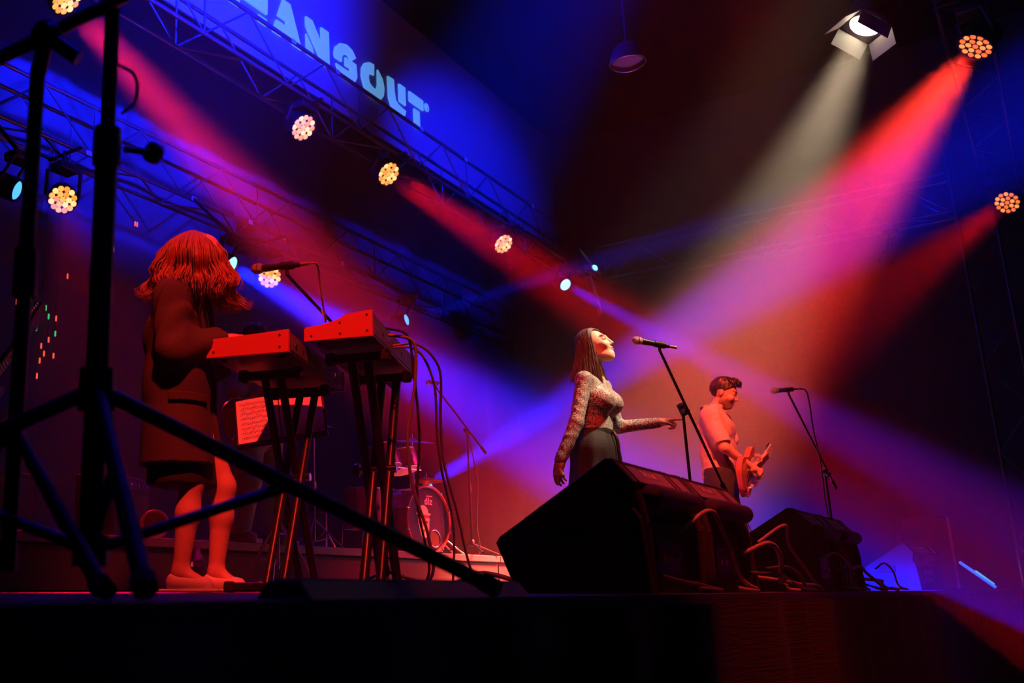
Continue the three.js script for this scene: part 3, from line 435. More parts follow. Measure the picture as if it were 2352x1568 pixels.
{ // ---- the guitarist in a pale shirt
  const yaw = 0.886, j = { yaw, pelvis: [0.12, 0.93, 0], waist: [0.125, 1.07, 0], chest: [0.125, 1.27, 0], neck0: [0.125, 1.42, -0.01], neck1: [0.175, 1.5, 0.0], shR: [0.03, 1.36, 0.125], shL: [0.235, 1.36, -0.14], elR: [0.06, 1.09, 0.24], wrR: [0.265, 0.955, 0.2], elL: [0.33, 1.08, -0.26], wrL: [0.42, 0.975, -0.06],
    hipR: [0.07, 0.9, 0.08], hipL: [0.18, 0.9, -0.08], knR: [0.05, 0.5, 0.12], knL: [0.2, 0.5, -0.1], anR: [0.03, 0.1, 0.11], anL: [0.18, 0.1, -0.13], toR: [0.15, 0.035, 0.2], toL: [0.3, 0.035, -0.05] };
  const head = [0.215, 1.565, 0.015], q = Q(1.0, 0.42), skin = [0.66, 0.4, 0.3];
  const t = figure('man in a pale short sleeved shirt looking down at his guitar', [8.427, 0, -2.249], j, { skin, head, q, face: { eyesShut: false, jaw: 1.06 }, build: { w: 0.98, arm: 0.98, leg: 1 }, paint: { beard: [0.12, 0.07, 0.06], shut: true, lip: [0.5, 0.22, 0.19] },
    hands: [[[0.27, 0.95, 0.2], [0.75, -0.5, 0.05], [0.2, 0.25, 0.95], 1, [0.75, 0.85, 0.9, 0.9], 0.9], [[0.423, 0.977, -0.058], [0.35, 0.55, 0.6], [0.8, -0.5, 0.1], -1, [0.8, 0.85, 0.9, 0.9], 0.3]] });
  const F = union([slab([0.12, 0.86, 0], [0.122, 1.08, 0], 0.185, 0.165, 0.125, 0.115, yaw), slab([0.122, 1.08, 0], [0.125, 1.28, 0], 0.165, 0.178, 0.115, 0.118, yaw), slab([0.125, 1.28, 0], [0.125, 1.42, -0.01], 0.172, 0.09, 0.11, 0.065, yaw), [cap([0.125, 1.33, 0.02], j.shR, 0.075, 0.07), 0.05], [cap([0.125, 1.33, -0.02], j.shL, 0.075, 0.07), 0.05], [cap(j.shR, j.elR, 0.072, 0.066), 0.04], [cap(j.shL, [0.3, 1.21, -0.15], 0.072, 0.064), 0.04], [cap([0.12, 1.41, -0.012], [0.135, 1.46, -0.005], 0.072, 0.066), 0.02]], 0.06);
  const hem = (x, y, z) => { const ux = j.elR[0] - j.shR[0], uy = j.elR[1] - j.shR[1], uz = j.elR[2] - j.shR[2], l = Math.hypot(ux, uy, uz), s = ((x - j.shR[0]) * ux + (y - j.shR[1]) * uy + (z - j.shR[2]) * uz) / l; const near = Math.hypot(x - j.elR[0], y - j.elR[1], z - j.elR[2]) < 0.14 && z > 0.15; return near ? s - l * 0.88 : -1; };
  part('pale_shirt', net(cut(both(rough(F, 0.006, 14), (x, y, z) => Math.max(y - 1.475, 0.87 - y, hem(x, y, z))), inHead(ell([0, -0.16, 0.03], [0.06, 0.09, 0.06]), head, q)), [-0.12, 0.8, -0.3], [0.45, 1.52, 0.35], 0.0095), cloth('pale_shirt', [0.62, 0.52, 0.46], 0.9), t);
  part('collar', [tube([[0.08, 1.445, 0.05], [0.06, 1.46, -0.02], [0.1, 1.475, -0.07], [0.17, 1.46, -0.06], [0.2, 1.42, -0.01], [0.185, 1.4, 0.05], [0.13, 1.425, 0.075], [0.08, 1.445, 0.05]], 0.017, 40, 6)], mats.pale_shirt, t);
  const legs = union([slab([0.12, 0.84, 0], [0.12, 0.95, 0], 0.175, 0.17, 0.12, 0.115, yaw), ...['R', 'L'].flatMap((s) => [cap(j['hip' + s], j['kn' + s], 0.105, 0.08), cap(j['kn' + s], j['an' + s], 0.08, 0.065)])], 0.04);
  part('dark_jeans', net(both(rough(legs, 0.005, 12), (x, y, z) => Math.max(y - 0.95, 0.07 - y)), [-0.1, 0.04, -0.3], [0.4, 1.0, 0.3], 0.012), cloth('dark_jeans', [0.03, 0.03, 0.045], 0.85), t);
  for (const s of ['R', 'L']) part('shoe', net(cap([0, 1, 2].map((i) => j['an' + s][i] * 0.9 + j['to' + s][i] * 0.1 - (i === 1 ? 0.045 : 0)), j['to' + s], 0.046, 0.042), ...around([j['an' + s], j['to' + s]], 0.09), 0.008), M.black, t);
  const hairF = inHead((x, y, z) => { const d = Math.min(ell([0, 0.042, -0.02], [0.086, 0.102, 0.105])(x, y, z), ell([0, 0.108, 0.045], [0.062, 0.036, 0.05])(x, y, z)); return Math.max(d + 0.005 * noise(x * 70, y * 30, z * 70), Math.min(z * 0.9 - y * 0.75 + 0.005, 1), -(y + 0.062 + z * 0.3), Math.abs(x) > 0.06 && z > -0.045 && y < 0.02 ? 0.02 - y : -1); }, head, q);
  const curls = []; const L = (x, y, z) => V(x, y, z).applyQuaternion(q).add(vec(head));
  for (let i = 0; i < 90; i++) { const a = rnd(-1.1, 1.1), b = rnd(0, 1), p = L(Math.sin(a) * 0.08 * (0.4 + 0.6 * b), 0.115 + rnd(0, 0.03), 0.09 - b * 0.12), e = L(Math.sin(a) * 0.085, 0.08 + rnd(0, 0.05), 0.095 - b * 0.07 + rnd(0, 0.015)); curls.push([[p, p.clone().lerp(e, 0.5).add(V(0, 0.012, 0)), e], 0.006, 0.003]); }
  part('short_dark_hair', mergeGeometries([plain(net(hairF, ...around([head], 0.16), 0.005)), strands(curls)]), mat('short_dark_hair', [0.035, 0.02, 0.016], 0.45), t);
  part('guitar_strap', tube([[0.13, 0.95, 0.17], [0.06, 1.15, 0.15], [0.03, 1.33, 0.06], [0.07, 1.47, -0.1], [0.2, 1.36, -0.2], [0.3, 1.12, -0.1]], 0.012, 40, 6).scale(1, 1, 1), M.black, t);
}
{ // ---- the keyboard player
  const yaw = 1.228, j = { yaw, pelvis: [-0.06, 0.92, 0], waist: [-0.08, 1.06, 0], chest: [-0.07, 1.26, 0], neck0: [-0.03, 1.4, 0], neck1: [0.0, 1.48, 0], shR: [-0.11, 1.335, 0.155], shL: [-0.01, 1.335, -0.155], elR: [-0.09, 1.06, 0.22], wrR: [0.14, 1.16, 0.04], elL: [0.02, 1.08, -0.3], wrL: [0.27, 1.165, -0.36],
    hipR: [-0.09, 0.88, 0.08], hipL: [-0.03, 0.88, -0.08], knR: [0.0, 0.48, 0.09], knL: [0.14, 0.48, -0.08], anR: [-0.045, 0.085, 0.09], anL: [0.105, 0.085, -0.08], toR: [0.06, 0.035, 0.12], toL: [0.2, 0.03, -0.05] };
  const head = [0.02, 1.575, 0.0], q = Q(1.2, 0.6);
  const t = figure('keyboard player with wavy hair over the face in a dark coat', [3.326, 0, -3.12], j, { skin: [0.66, 0.42, 0.32], head, q, face: { jaw: 0.95 }, build: { w: 0.9, arm: 0.85, leg: 0.95 },
    hands: [[[0.145, 1.162, 0.035], [0.95, 0.0, 0.25], [0, 1, 0], -1, [0.35, 0.35, 0.4, 0.45], 0.3], [[0.275, 1.167, -0.36], [0.95, 0, 0.25], [0, 1, 0], 1, [0.35, 0.35, 0.4, 0.45], 0.3]] });
  const F = union([slab([-0.055, 0.55, 0], [-0.07, 0.95, 0], 0.235, 0.19, 0.175, 0.14, yaw), slab([-0.07, 0.95, 0], [-0.085, 1.2, 0], 0.19, 0.185, 0.14, 0.128, yaw), slab([-0.085, 1.2, 0], [-0.05, 1.385, 0], 0.185, 0.11, 0.122, 0.075, yaw), [cap([-0.07, 1.31, 0.04], j.shR, 0.085, 0.082), 0.05], [cap([-0.05, 1.31, -0.04], j.shL, 0.085, 0.082), 0.05], [cap(j.shR, j.elR, 0.085, 0.078), 0.04], [cap(j.elR, j.wrR, 0.076, 0.055), 0.03], [cap(j.shL, j.elL, 0.085, 0.075), 0.04], [cap(j.elL, j.wrL, 0.072, 0.055), 0.03]], 0.06);
  const open = (x, y, z) => { const fx = x * 0.942 + z * 0.336 + 0.07, s = x * 0.336 - z * 0.942; return Math.max(0.06 - fx, Math.abs(s - 0.02) - (0.02 + 0.07 * clamp((y - 1.1) / 0.3, 0, 1) + 0.03 * clamp((0.9 - y) / 0.35, 0, 1))); };
  part('dark_coat', net(cut(both((x, y, z) => { const d = F(x, y, z); return Math.abs(d) < 0.06 ? d + 0.009 * noise(x * 11, y * 7, z * 11) + 0.005 * Math.sin((x + z * 0.6 - y * 0.5) * 60 + 4 * noise(x * 6, y * 6, z * 6)) * clamp((y - 0.95) * 4, 0, 1) : d; }, (x, y, z) => Math.max(0.56 - y, y - 1.43, x - 0.13 > 0 && y > 1 ? x - 0.16 : -1)), open, 0.012), [-0.4, 0.5, -0.5], [0.36, 1.5, 0.4], 0.0095), cloth('dark_coat', [0.055, 0.045, 0.042], 0.85), t);
  const lap = (s) => { const n = V(0.336, 0, -0.942), f = V(0.942, 0, 0.336), P = (y, d, w) => f.clone().multiplyScalar(d).addScaledVector(n, s * w).add(V(-0.07, y, 0)); return tube([P(1.42, 0.07, 0.06), P(1.34, 0.115, 0.075), P(1.24, 0.135, 0.06), P(1.12, 0.14, 0.03)], 0.014, 20, 6); };
  part('lapel', lap(1), mats.dark_coat, t); part('lapel', lap(-1), mats.dark_coat, t);
  part('pocket_flap', net(both((x, y, z) => F(x, y, z) - 0.014, (x, y, z) => Math.max(Math.abs(x + 0.02) - 0.085, Math.abs(y - 0.86) - 0.02, 0.06 - z)), [-0.14, 0.82, 0.02], [0.1, 0.9, 0.35], 0.006), mats.dark_coat, t);
  const dress = union([slab([-0.05, 0.46, 0], [-0.06, 0.95, 0], 0.19, 0.165, 0.145, 0.11, yaw), slab([-0.06, 0.95, 0], [-0.07, 1.3, 0], 0.165, 0.15, 0.11, 0.1, yaw)], 0.05);
  part('black_dress', net(both(rough(dress, 0.006, 10), (x, y, z) => Math.max(0.47 - y, y - 1.34)), [-0.3, 0.42, -0.28], [0.2, 1.38, 0.28], 0.012), cloth('black_dress', [0.012, 0.012, 0.014], 0.8), t);
  part('necklace', tube([[0.035, 1.36, 0.03], [0.055, 1.28, 0.05], [0.06, 1.2, 0.045]], 0.004, 16, 5), mat('necklace_gold', [0.9, 0.6, 0.3], 0.25, 1), t);
  for (const s of ['R', 'L']) { const a = j['an' + s], b = j['to' + s]; part('white_shoe', [net(both(cap([a[0] - 0.02, 0.045, a[2]], [b[0] + 0.01, 0.032, b[2]], 0.043, 0.034), (x, y) => 0.012 - y), ...around([a, b], 0.09), 0.007), rbox(0.27, 0.014, 0.085, 0.006, 0, 0, 0).rotateY(Math.atan2(-(b[2] - a[2]), b[0] - a[0])).translate((a[0] + b[0]) / 2 - 0.005, 0.009, (a[2] + b[2]) / 2)], M.white, t); }
  const list = [];
  for (let i = 0; i < 950; i++) {
    const a = rnd(-Math.PI, Math.PI), k = 1 - 0.42 * rnd() ** 1.7, pts = [], ph = Math.round(a * 2.2) * 1.7 + rnd(-0.5, 0.5), wl = 30 + 5 * Math.sin(Math.round(a * 2.2) * 2.3), fwd = Math.max(0, Math.cos(a)), end = rnd(1.345, 1.43) - 0.02 * fwd;
    for (let s = 0; s <= 13; s++) {
      const f = s / 13, y = 1.718 + (end - 1.718) * f ** 1.12 - 0.035 * (1 - k), R = k * (0.02 + 0.118 * Math.sin(Math.min(1, f * 2.0) * Math.PI / 2) + 0.075 * f ** 2.0), g = Math.max(0, f - 0.25), w = 0.045 * g * Math.sin(y * wl * 1.15 + ph), w2 = 0.045 * g * Math.cos(y * wl + ph);
      pts.push(V(-0.008 + (R + w) * Math.cos(a) * (Math.cos(a) > 0 ? 1.08 : 1.14) - 0.012 * (1 - f), y, (R + w2) * Math.sin(a) * 0.86 + w2 * 0.6));
    }
    const e = pts[13], o = rnd(0.01, 0.025); pts.push(V(e.x + Math.cos(a) * o, e.y + rnd(-0.004, 0.014), e.z + Math.sin(a) * o)); pts.push(V(e.x + Math.cos(a) * o * 1.1, e.y + 0.02, e.z + Math.sin(a) * o));
    list.push([pts, rnd(0.003, 0.0056), 0.0022]);
  }
  part('wavy_hair', mergeGeometries([strands(list), plain(net(ell([-0.005, 1.6, 0], [0.112, 0.112, 0.1]), [-0.15, 1.45, -0.15], [0.15, 1.75, 0.15], 0.009))]), mat('reddish_hair', [0.3, 0.13, 0.075], 0.42, 0, { sheen: 0.4, sheenColor: C(0.8, 0.5, 0.4) }), t);
}
let bassist;
{ // ---- the bass player on the riser
  const yaw = 0.886, j = { yaw, pelvis: [0.045, 0.82, 0], waist: [0.035, 0.94, 0.01], chest: [0.0, 1.12, 0.03], neck0: [-0.01, 1.26, 0.04], neck1: [0.0, 1.36, 0.06], shR: [-0.105, 1.2, 0.15], shL: [0.105, 1.2, -0.1], elR: [-0.13, 0.97, 0.24], wrR: [-0.03, 0.92, 0.3], elL: [0.23, 0.98, -0.1], wrL: [0.32, 1.08, 0.02],
    hipR: [-0.01, 0.78, 0.08], hipL: [0.1, 0.78, -0.08], knR: [-0.04, 0.43, 0.13], knL: [0.13, 0.43, -0.07], anR: [-0.1, 0.09, 0.1], anL: [0.1, 0.09, -0.1], toR: [-0.01, 0.035, 0.19], toL: [0.21, 0.035, -0.02] };
  const head = [0.0, 1.455, 0.08], q = Q(0.9, 0.55);
  const t = bassist = figure('bass player bent over his bass behind the keyboards, dim', [5.46, 0.32, -4.53], j, { skin: [0.6, 0.38, 0.3], head, q, build: { w: 0.95 }, paint: { beard: [0.1, 0.06, 0.05] }, hands: [[[-0.025, 0.918, 0.3], [0.75, -0.6, 0.1], [0.2, 0.2, 0.95], 1, [0.7, 0.8, 0.8, 0.85], 0.8], [[0.325, 1.083, 0.02], [0.5, 0.45, 0.6], [0.75, -0.6, 0.1], -1, [0.8, 0.8, 0.85, 0.9], 0.3]] });
  const F = union([slab([0.045, 0.76, 0], [0.03, 0.96, 0.01], 0.18, 0.165, 0.125, 0.115, yaw), slab([0.03, 0.96, 0.01], [0.0, 1.14, 0.03], 0.165, 0.175, 0.115, 0.115, yaw), slab([0.0, 1.14, 0.03], [-0.01, 1.27, 0.04], 0.17, 0.09, 0.105, 0.06, yaw), [cap([0, 1.18, 0.05], j.shR, 0.075, 0.07), 0.05], [cap([0, 1.18, 0.01], j.shL, 0.075, 0.07), 0.05], [cap(j.shR, [-0.12, 1.06, 0.21], 0.07, 0.068), 0.04], [cap(j.shL, [0.18, 1.06, -0.1], 0.07, 0.068), 0.04]], 0.06);
  part('shirt', net(both(rough(F, 0.006, 13), (x, y) => Math.max(y - 1.3, 0.77 - y)), [-0.25, 0.7, -0.25], [0.32, 1.36, 0.35], 0.012), cloth('bassist_shirt', [0.5, 0.42, 0.42], 0.9), t);
  const legs = union([slab([0.045, 0.76, 0], [0.045, 0.84, 0], 0.17, 0.165, 0.12, 0.115, yaw), ...['R', 'L'].flatMap((s) => [cap(j['hip' + s], j['kn' + s], 0.108, 0.09), cap(j['kn' + s], j['an' + s], 0.09, 0.08)])], 0.04);
  part('trousers', net(both(rough(legs, 0.007, 11), (x, y) => Math.max(y - 0.84, 0.06 - y)), [-0.25, 0.04, -0.25], [0.3, 0.9, 0.3], 0.012), cloth('bassist_trousers', [0.3, 0.24, 0.22], 0.9), t);
  for (const s of ['R', 'L']) part('shoe', net(cap([0, 1, 2].map((i) => j['an' + s][i] - (i === 1 ? 0.045 : 0)), j['to' + s], 0.045, 0.042), ...around([j['an' + s], j['to' + s]], 0.09), 0.009), cloth('bassist_shoe', [0.25, 0.2, 0.2], 0.6), t);
  const hairF = inHead((x, y, z) => Math.max(ell([0, 0.042, -0.02], [0.09, 0.105, 0.108])(x, y, z) + 0.008 * noise(x * 50, y * 40, z * 50), z * 0.9 - y * 0.7 - 0.005, -(y + 0.07)), head, q);
  part('short_hair', net(hairF, ...around([head], 0.17), 0.007), mat('bassist_hair', [0.04, 0.03, 0.03], 0.4), t);
}
{ // a second guitarist in black at the left edge
  const o = bassist.clone(); o.name = numbered('person'); o.position.set(2.6, 0, -4.7); o.rotation.y = TURN - 0.2;
  o.userData = { label: 'guitarist in black cut off by the left edge of the picture', category: 'person' };
  o.children.forEach((c) => { if (c.name !== 'body') c.material = M.matte; }); scene.add(o);
}
// ---------------------------------------------------------------- guitars
function guitar(name, label, category, pos, xAxis, zAxis, s, look) {          // x along the neck, z out of the front
  const t = thing(name, label, category, pos), X = vec(xAxis).normalize(), Z = vec(zAxis).addScaledVector(X, -vec(zAxis).dot(X)).normalize(), Y = Z.clone().cross(X);
  t.quaternion.setFromRotationMatrix(new THREE.Matrix4().makeBasis(X, Y, Z));
  const sh = new THREE.Shape(); sh.moveTo(-0.21, 0.02); sh.bezierCurveTo(-0.21, 0.13, -0.12, 0.175, -0.05, 0.15); sh.bezierCurveTo(0.0, 0.13, 0.03, 0.11, 0.08, 0.135); sh.bezierCurveTo(0.14, 0.16, 0.19, 0.175, 0.225, 0.15); sh.bezierCurveTo(0.235, 0.12, 0.16, 0.1, 0.14, 0.05);
  sh.lineTo(0.14, -0.04); sh.bezierCurveTo(0.14, -0.08, 0.2, -0.1, 0.19, -0.13); sh.bezierCurveTo(0.16, -0.165, 0.08, -0.13, 0.03, -0.115); sh.bezierCurveTo(-0.02, -0.11, -0.06, -0.16, -0.12, -0.155); sh.bezierCurveTo(-0.19, -0.15, -0.21, -0.07, -0.21, 0.02);
  part('body', extrude(sh, 0.03, 0.007).scale(s.body, s.body, 1), look.body, t);
  const g = new THREE.Shape(); g.moveTo(-0.12, -0.11); g.bezierCurveTo(-0.05, -0.12, -0.02, -0.08, 0.03, -0.085); g.lineTo(0.1, -0.1); g.bezierCurveTo(0.13, -0.1, 0.15, -0.12, 0.165, -0.115); g.lineTo(0.13, -0.05); g.lineTo(0.13, 0.05); g.lineTo(0.15, 0.09); g.bezierCurveTo(0.08, 0.1, 0.02, 0.06, -0.03, 0.05); g.lineTo(-0.1, -0.03); g.lineTo(-0.12, -0.11);
  part('pickguard', extrude(g, 0.003).scale(s.body, s.body, 1).translate(0, 0, 0.037), look.guard, t);
  part('neck', extrude([[0.08, -0.028], [0.08 + s.neck, -0.021], [0.08 + s.neck, 0.021], [0.08, 0.028]], 0.02, 0.004).translate(0, 0, 0.03), look.neck, t);
  const board = part('fretboard', extrude([[0.08, -0.028], [0.08 + s.neck, -0.021], [0.08 + s.neck, 0.021], [0.08, 0.028]], 0.005).translate(0, 0, 0.053), look.board, t);
  for (let i = 1; i < 19; i++) { const x = 0.08 + s.neck * (1 - i / 19) * (1 - 0.15 * (i / 19)); part('fret', box(0.0025, 0.044, 0.003, x, 0, 0.059), M.chrome, board); }
  const h0 = 0.08 + s.neck, hs = part('headstock', extrude([[h0 - 0.01, -0.022], [h0 + 0.03, -0.045], [h0 + 0.055, -0.035], [h0 + 0.15, -0.03], [h0 + 0.185, 0.01], [h0 + 0.175, 0.045], [h0 + 0.04, 0.035], [h0 - 0.01, 0.022]], 0.014, 0.002).translate(0, 0, 0.03), look.neck, t);
  for (let i = 0; i < s.strings; i++) part('tuning_peg', [rod([h0 + 0.03 + i * 0.13 / s.strings, 0.03, 0.037], [h0 + 0.03 + i * 0.13 / s.strings, 0.06, 0.037], 0.003), rbox(0.014, 0.014, 0.008, 0.003, h0 + 0.03 + i * 0.13 / s.strings, 0.066, 0.037)], M.chrome, hs);
  for (const x of [-0.05, 0.01, 0.07]) part('pickup', rbox(0.018, 0.075, 0.012, 0.005, x * s.body, 0, 0.044), look.pickup, t);
  part('bridge', rbox(0.035, 0.07, 0.014, 0.003, -0.11 * s.body, 0, 0.044), M.chrome, t);
  for (let i = 0; i < s.strings; i++) { const y = (i / (s.strings - 1) - 0.5); part('string', rod([-0.11 * s.body, y * 0.055, 0.056], [h0, y * 0.036, 0.062], 0.0009, 0.0009, 5), M.chrome, t); }
  for (const [x, y] of [[-0.06, -0.1], [-0.1, -0.09], [-0.02, -0.095]]) part('control_knob', lathe([[0, 0.016], [0.009, 0.016], [0.011, 0], [0, 0]], 14).rotateX(Math.PI / 2).translate(x * s.body, y * s.body, 0.04), look.guard, t);
  part('output_jack', rod([-0.17 * s.body, -0.06, 0.03], [-0.21 * s.body, -0.08, 0.045], 0.008), M.chrome, t);
  return t;
}
const wood = mat('maple', [0.66, 0.42, 0.2], 0.4), rose = mat('rosewood', [0.2, 0.09, 0.06], 0.5), pick = mat('pickup_black', [0.03, 0.03, 0.03], 0.5), sunburst = mat('guitar_finish', [0.5, 0.17, 0.09], 0.2, 0, { clearcoat: 0.6 }), guard = mat('pickguard_white', [0.75, 0.7, 0.66], 0.35);
const local = (base, x, y, z) => { const c = Math.cos(TURN), s = Math.sin(TURN); return [base[0] + x * c + z * s, y + base[1], base[2] - x * s + z * c]; };
const dirL = (x, y, z) => local([0, 0, 0], x, y, z);
guitar('electric_guitar', 'electric guitar with white pickguard played by the man in pale shirt', 'guitar', local([8.427, 0, -2.249], 0.245, 0.9, 0.145), dirL(0.56, 0.33, -0.6), dirL(0.6, -0.15, 0.8), { body: 0.98, neck: 0.42, strings: 6 }, { body: sunburst, guard, neck: wood, board: rose, pickup: pick });
guitar('bass_guitar', 'red bass guitar held by the bent bass player', 'bass guitar', local([5.46, 0.32, -4.53], -0.03, 0.86, 0.26), dirL(0.7, 0.4, -0.45), dirL(0.45, -0.05, 0.9), { body: 1.05, neck: 0.62, strings: 4 }, { body: mat('bass_red', [0.45, 0.05, 0.03], 0.25), guard: pick, neck: wood, board: rose, pickup: pick });
guitar('electric_guitar', 'dark guitar whose headstock shows between the poles at far left', 'guitar', [3.05, 1.03, -4.5], [0.42, 0.55, -0.06], [0.3, -0.1, 0.9], { body: 0.98, neck: 0.5, strings: 6 }, { body: M.black, guard: pick, neck: rose, board: rose, pickup: pick });

// ---------------------------------------------------------------- keyboards and their stands (frame: x along the keys, z from player to audience)
const KT = Math.asin(0.335), KA = [3.255, 0, -2.976], kpos = (x, y, z) => [KA[0] + x * 0.942 + z * 0.335, y, KA[2] - x * 0.335 + z * 0.942];
const redPaint = mat('red_lacquer', [0.62, 0.1, 0.08], 0.38), keyWhite = mat('key_white', [0.8, 0.78, 0.74], 0.3), keyBlack = mat('key_black', [0.02, 0.02, 0.02], 0.3);
function keyboard(label, origin, len, depth, h0, h1, screws, knobs) {
  const t = thing('keyboard', label, 'keyboard', kpos(...origin), KT), k = depth * 0.46, along = (g, x) => g.rotateY(-Math.PI / 2).scale(-1, 1, 1).translate(x, 0, 0);
  const side = (o) => { const s = new THREE.Shape(); s.moveTo(-o, -o); s.lineTo(depth + o, -o); s.lineTo(depth + o, h1 + o); s.lineTo(depth * 0.62, h1 * 0.9 + o); s.quadraticCurveTo(k, h0 + 0.012, 0.01, h0 + o); s.quadraticCurveTo(-o, h0 + o, -o, h0 - 0.01); s.lineTo(-o, -o); return s; };
  const fix = (g) => { const p = g.attributes.position; for (let i = 0; i < p.count; i++) { const x = p.getX(i), z = p.getZ(i); p.setX(i, z); p.setZ(i, x); } const n = g.index ? g.toNonIndexed() : g, q = n.attributes.position.array; for (let i = 0; i < q.length; i += 9) for (let c = 0; c < 3; c++) { const w = q[i + 3 + c]; q[i + 3 + c] = q[i + 6 + c]; q[i + 6 + c] = w; } n.computeVertexNormals(); return n; };
  const s = new THREE.Shape(); [[0.004, 0], [depth, 0], [depth, h1], [depth * 0.6, h1 * 0.92], [k, h0 + 0.004], [k, h0 - 0.025], [0.004, h0 - 0.025]].forEach(([x, y], i) => (i ? s.lineTo(x, y) : s.moveTo(x, y)));
  part('chassis', fix(extrude(s, len - 0.04)).translate(0.02, 0, 0), mat('keyboard_black', [0.06, 0.05, 0.05], 0.4), t);
  for (const x of [0, len - 0.024]) {
    const c = part('end_cheek', fix(extrude(side(0.004), 0.02, 0.002)).translate(x, 0, 0), redPaint, t);
    if (!x) for (const [z, y] of screws) part('screw', rod([x - 0.004, y, z], [x + 0.004, y, z], 0.0055, 0.0055, 10), M.black, c);
  }
  const n = Math.floor((len - 0.06) / 0.0236), wk = rbox(0.0225, 0.02, k - 0.012, 0.003), bk = rbox(0.0115, 0.014, k * 0.6, 0.003);
  for (let i = 0; i < n; i++) { const m = part('white_key', wk, keyWhite, t); m.position.set(0.035 + i * 0.0236 + 0.012, h0 - 0.012, k / 2); if ([0, 1, 3, 4, 5].includes(i % 7) && i < n - 1) { const b = part('black_key', bk, keyBlack, t); b.position.set(0.035 + (i + 1) * 0.0236, h0 + 0.003, k * 0.66); } }
  for (let i = 0; i < knobs; i++) part('knob', lathe([[0, 0.022], [0.009, 0.022], [0.011, 0.003], [0.012, 0]], 12), M.black, t).position.set(0.1 + i * (len - 0.2) / (knobs - 1), h1 * 0.95, depth * 0.74 + 0.03 * (i % 2));
  for (let i = 0; i < 7; i++) part('socket', rod([0.12 + i * 0.11, h1 * 0.5, depth - 0.002], [0.12 + i * 0.11, h1 * 0.5, depth + 0.006], 0.011), i % 2 ? M.black : M.chrome, t);
  part('rear_plate', box(len - 0.12, h1 * 0.7, 0.003, len / 2, h1 * 0.5, depth + 0.001), mat('rear_plate', [0.14, 0.13, 0.13], 0.5), t);
  for (const [x, z] of [[0.08, 0.05], [len - 0.08, 0.05], [0.08, depth - 0.05], [len - 0.08, depth - 0.05]]) part('foot', rod([x, 0, z], [x, -0.012, z], 0.014), M.rubber, t);
  return t;
}
keyboard('red keyboard with plain end panel, nearest to the player', [0, 1.05, 0], 0.98, 0.386, 0.076, 0.094, [[0.03, 0.02], [0.35, 0.075], [0.35, 0.02]], 9);
keyboard('red synthesizer raised higher on the second stand, with sockets and cables', [0.248, 1.155, 0.395], 1.02, 0.32, 0.058, 0.116, [[0.03, 0.018], [0.17, 0.018], [0.17, 0.07], [0.3, 0.022], [0.3, 0.098]], 11);
function crossStand(label, x0, x1, y, z0, z1, foot0, foot1, r) {
  const t = thing('keyboard_stand', label, 'stand', kpos(0, 0, 0), KT), m = (z0 + z1) / 2;
  for (const x of [x0, x1]) { const a = part('support_arm', rbox(0.045, 0.045, z1 - z0, 0.01, x, y - 0.035, m), M.steel, t); part('rubber_cap', rbox(0.06, 0.06, 0.05, 0.015, x, y - 0.032, z0 + 0.02), M.rubber, a); part('rubber_cap', rbox(0.06, 0.06, 0.05, 0.015, x, y - 0.032, z1 - 0.02), M.rubber, a); }
  for (const [a, b, z] of [[x0, foot1, m - 0.03], [x0, foot1, m + 0.05], [x1, foot0, m], [x1, foot0, m + 0.08]]) part('leg', rod([a, y - 0.05, z], [b, 0.03, z], r, r, 8), M.steel, t);
  for (const x of [foot0, foot1]) { const f = part('foot_bar', rbox(0.04, 0.04, z1 - z0 + 0.06, 0.01, x, 0.025, m), M.steel, t); for (const z of [z0 - 0.02, z1 + 0.02]) part('rubber_cap', rbox(0.05, 0.05, 0.05, 0.012, x, 0.025, z), M.rubber, f); }
  part('pivot_bolt', rod([(x0 + x1) / 2, y * 0.52, m - 0.07], [(x0 + x1) / 2, y * 0.52, m + 0.12], 0.02), M.chrome, t);
  part('locking_knob', lathe([[0, 0.03], [0.03, 0.025], [0.035, 0.0], [0, 0]], 12).rotateX(-Math.PI / 2).translate((x0 + x1) / 2, y * 0.52, m - 0.07), M.black, t);
  return t;
}
crossStand('black cross stand carrying the nearer red keyboard', 0.27, 0.73, 1.038, 0.06, 0.37, 0.2, 0.8, 0.021);
crossStand('taller black cross stand carrying the raised synthesizer', 0.5, 1.02, 1.143, 0.43, 0.74, 0.5, 1.02, 0.024);

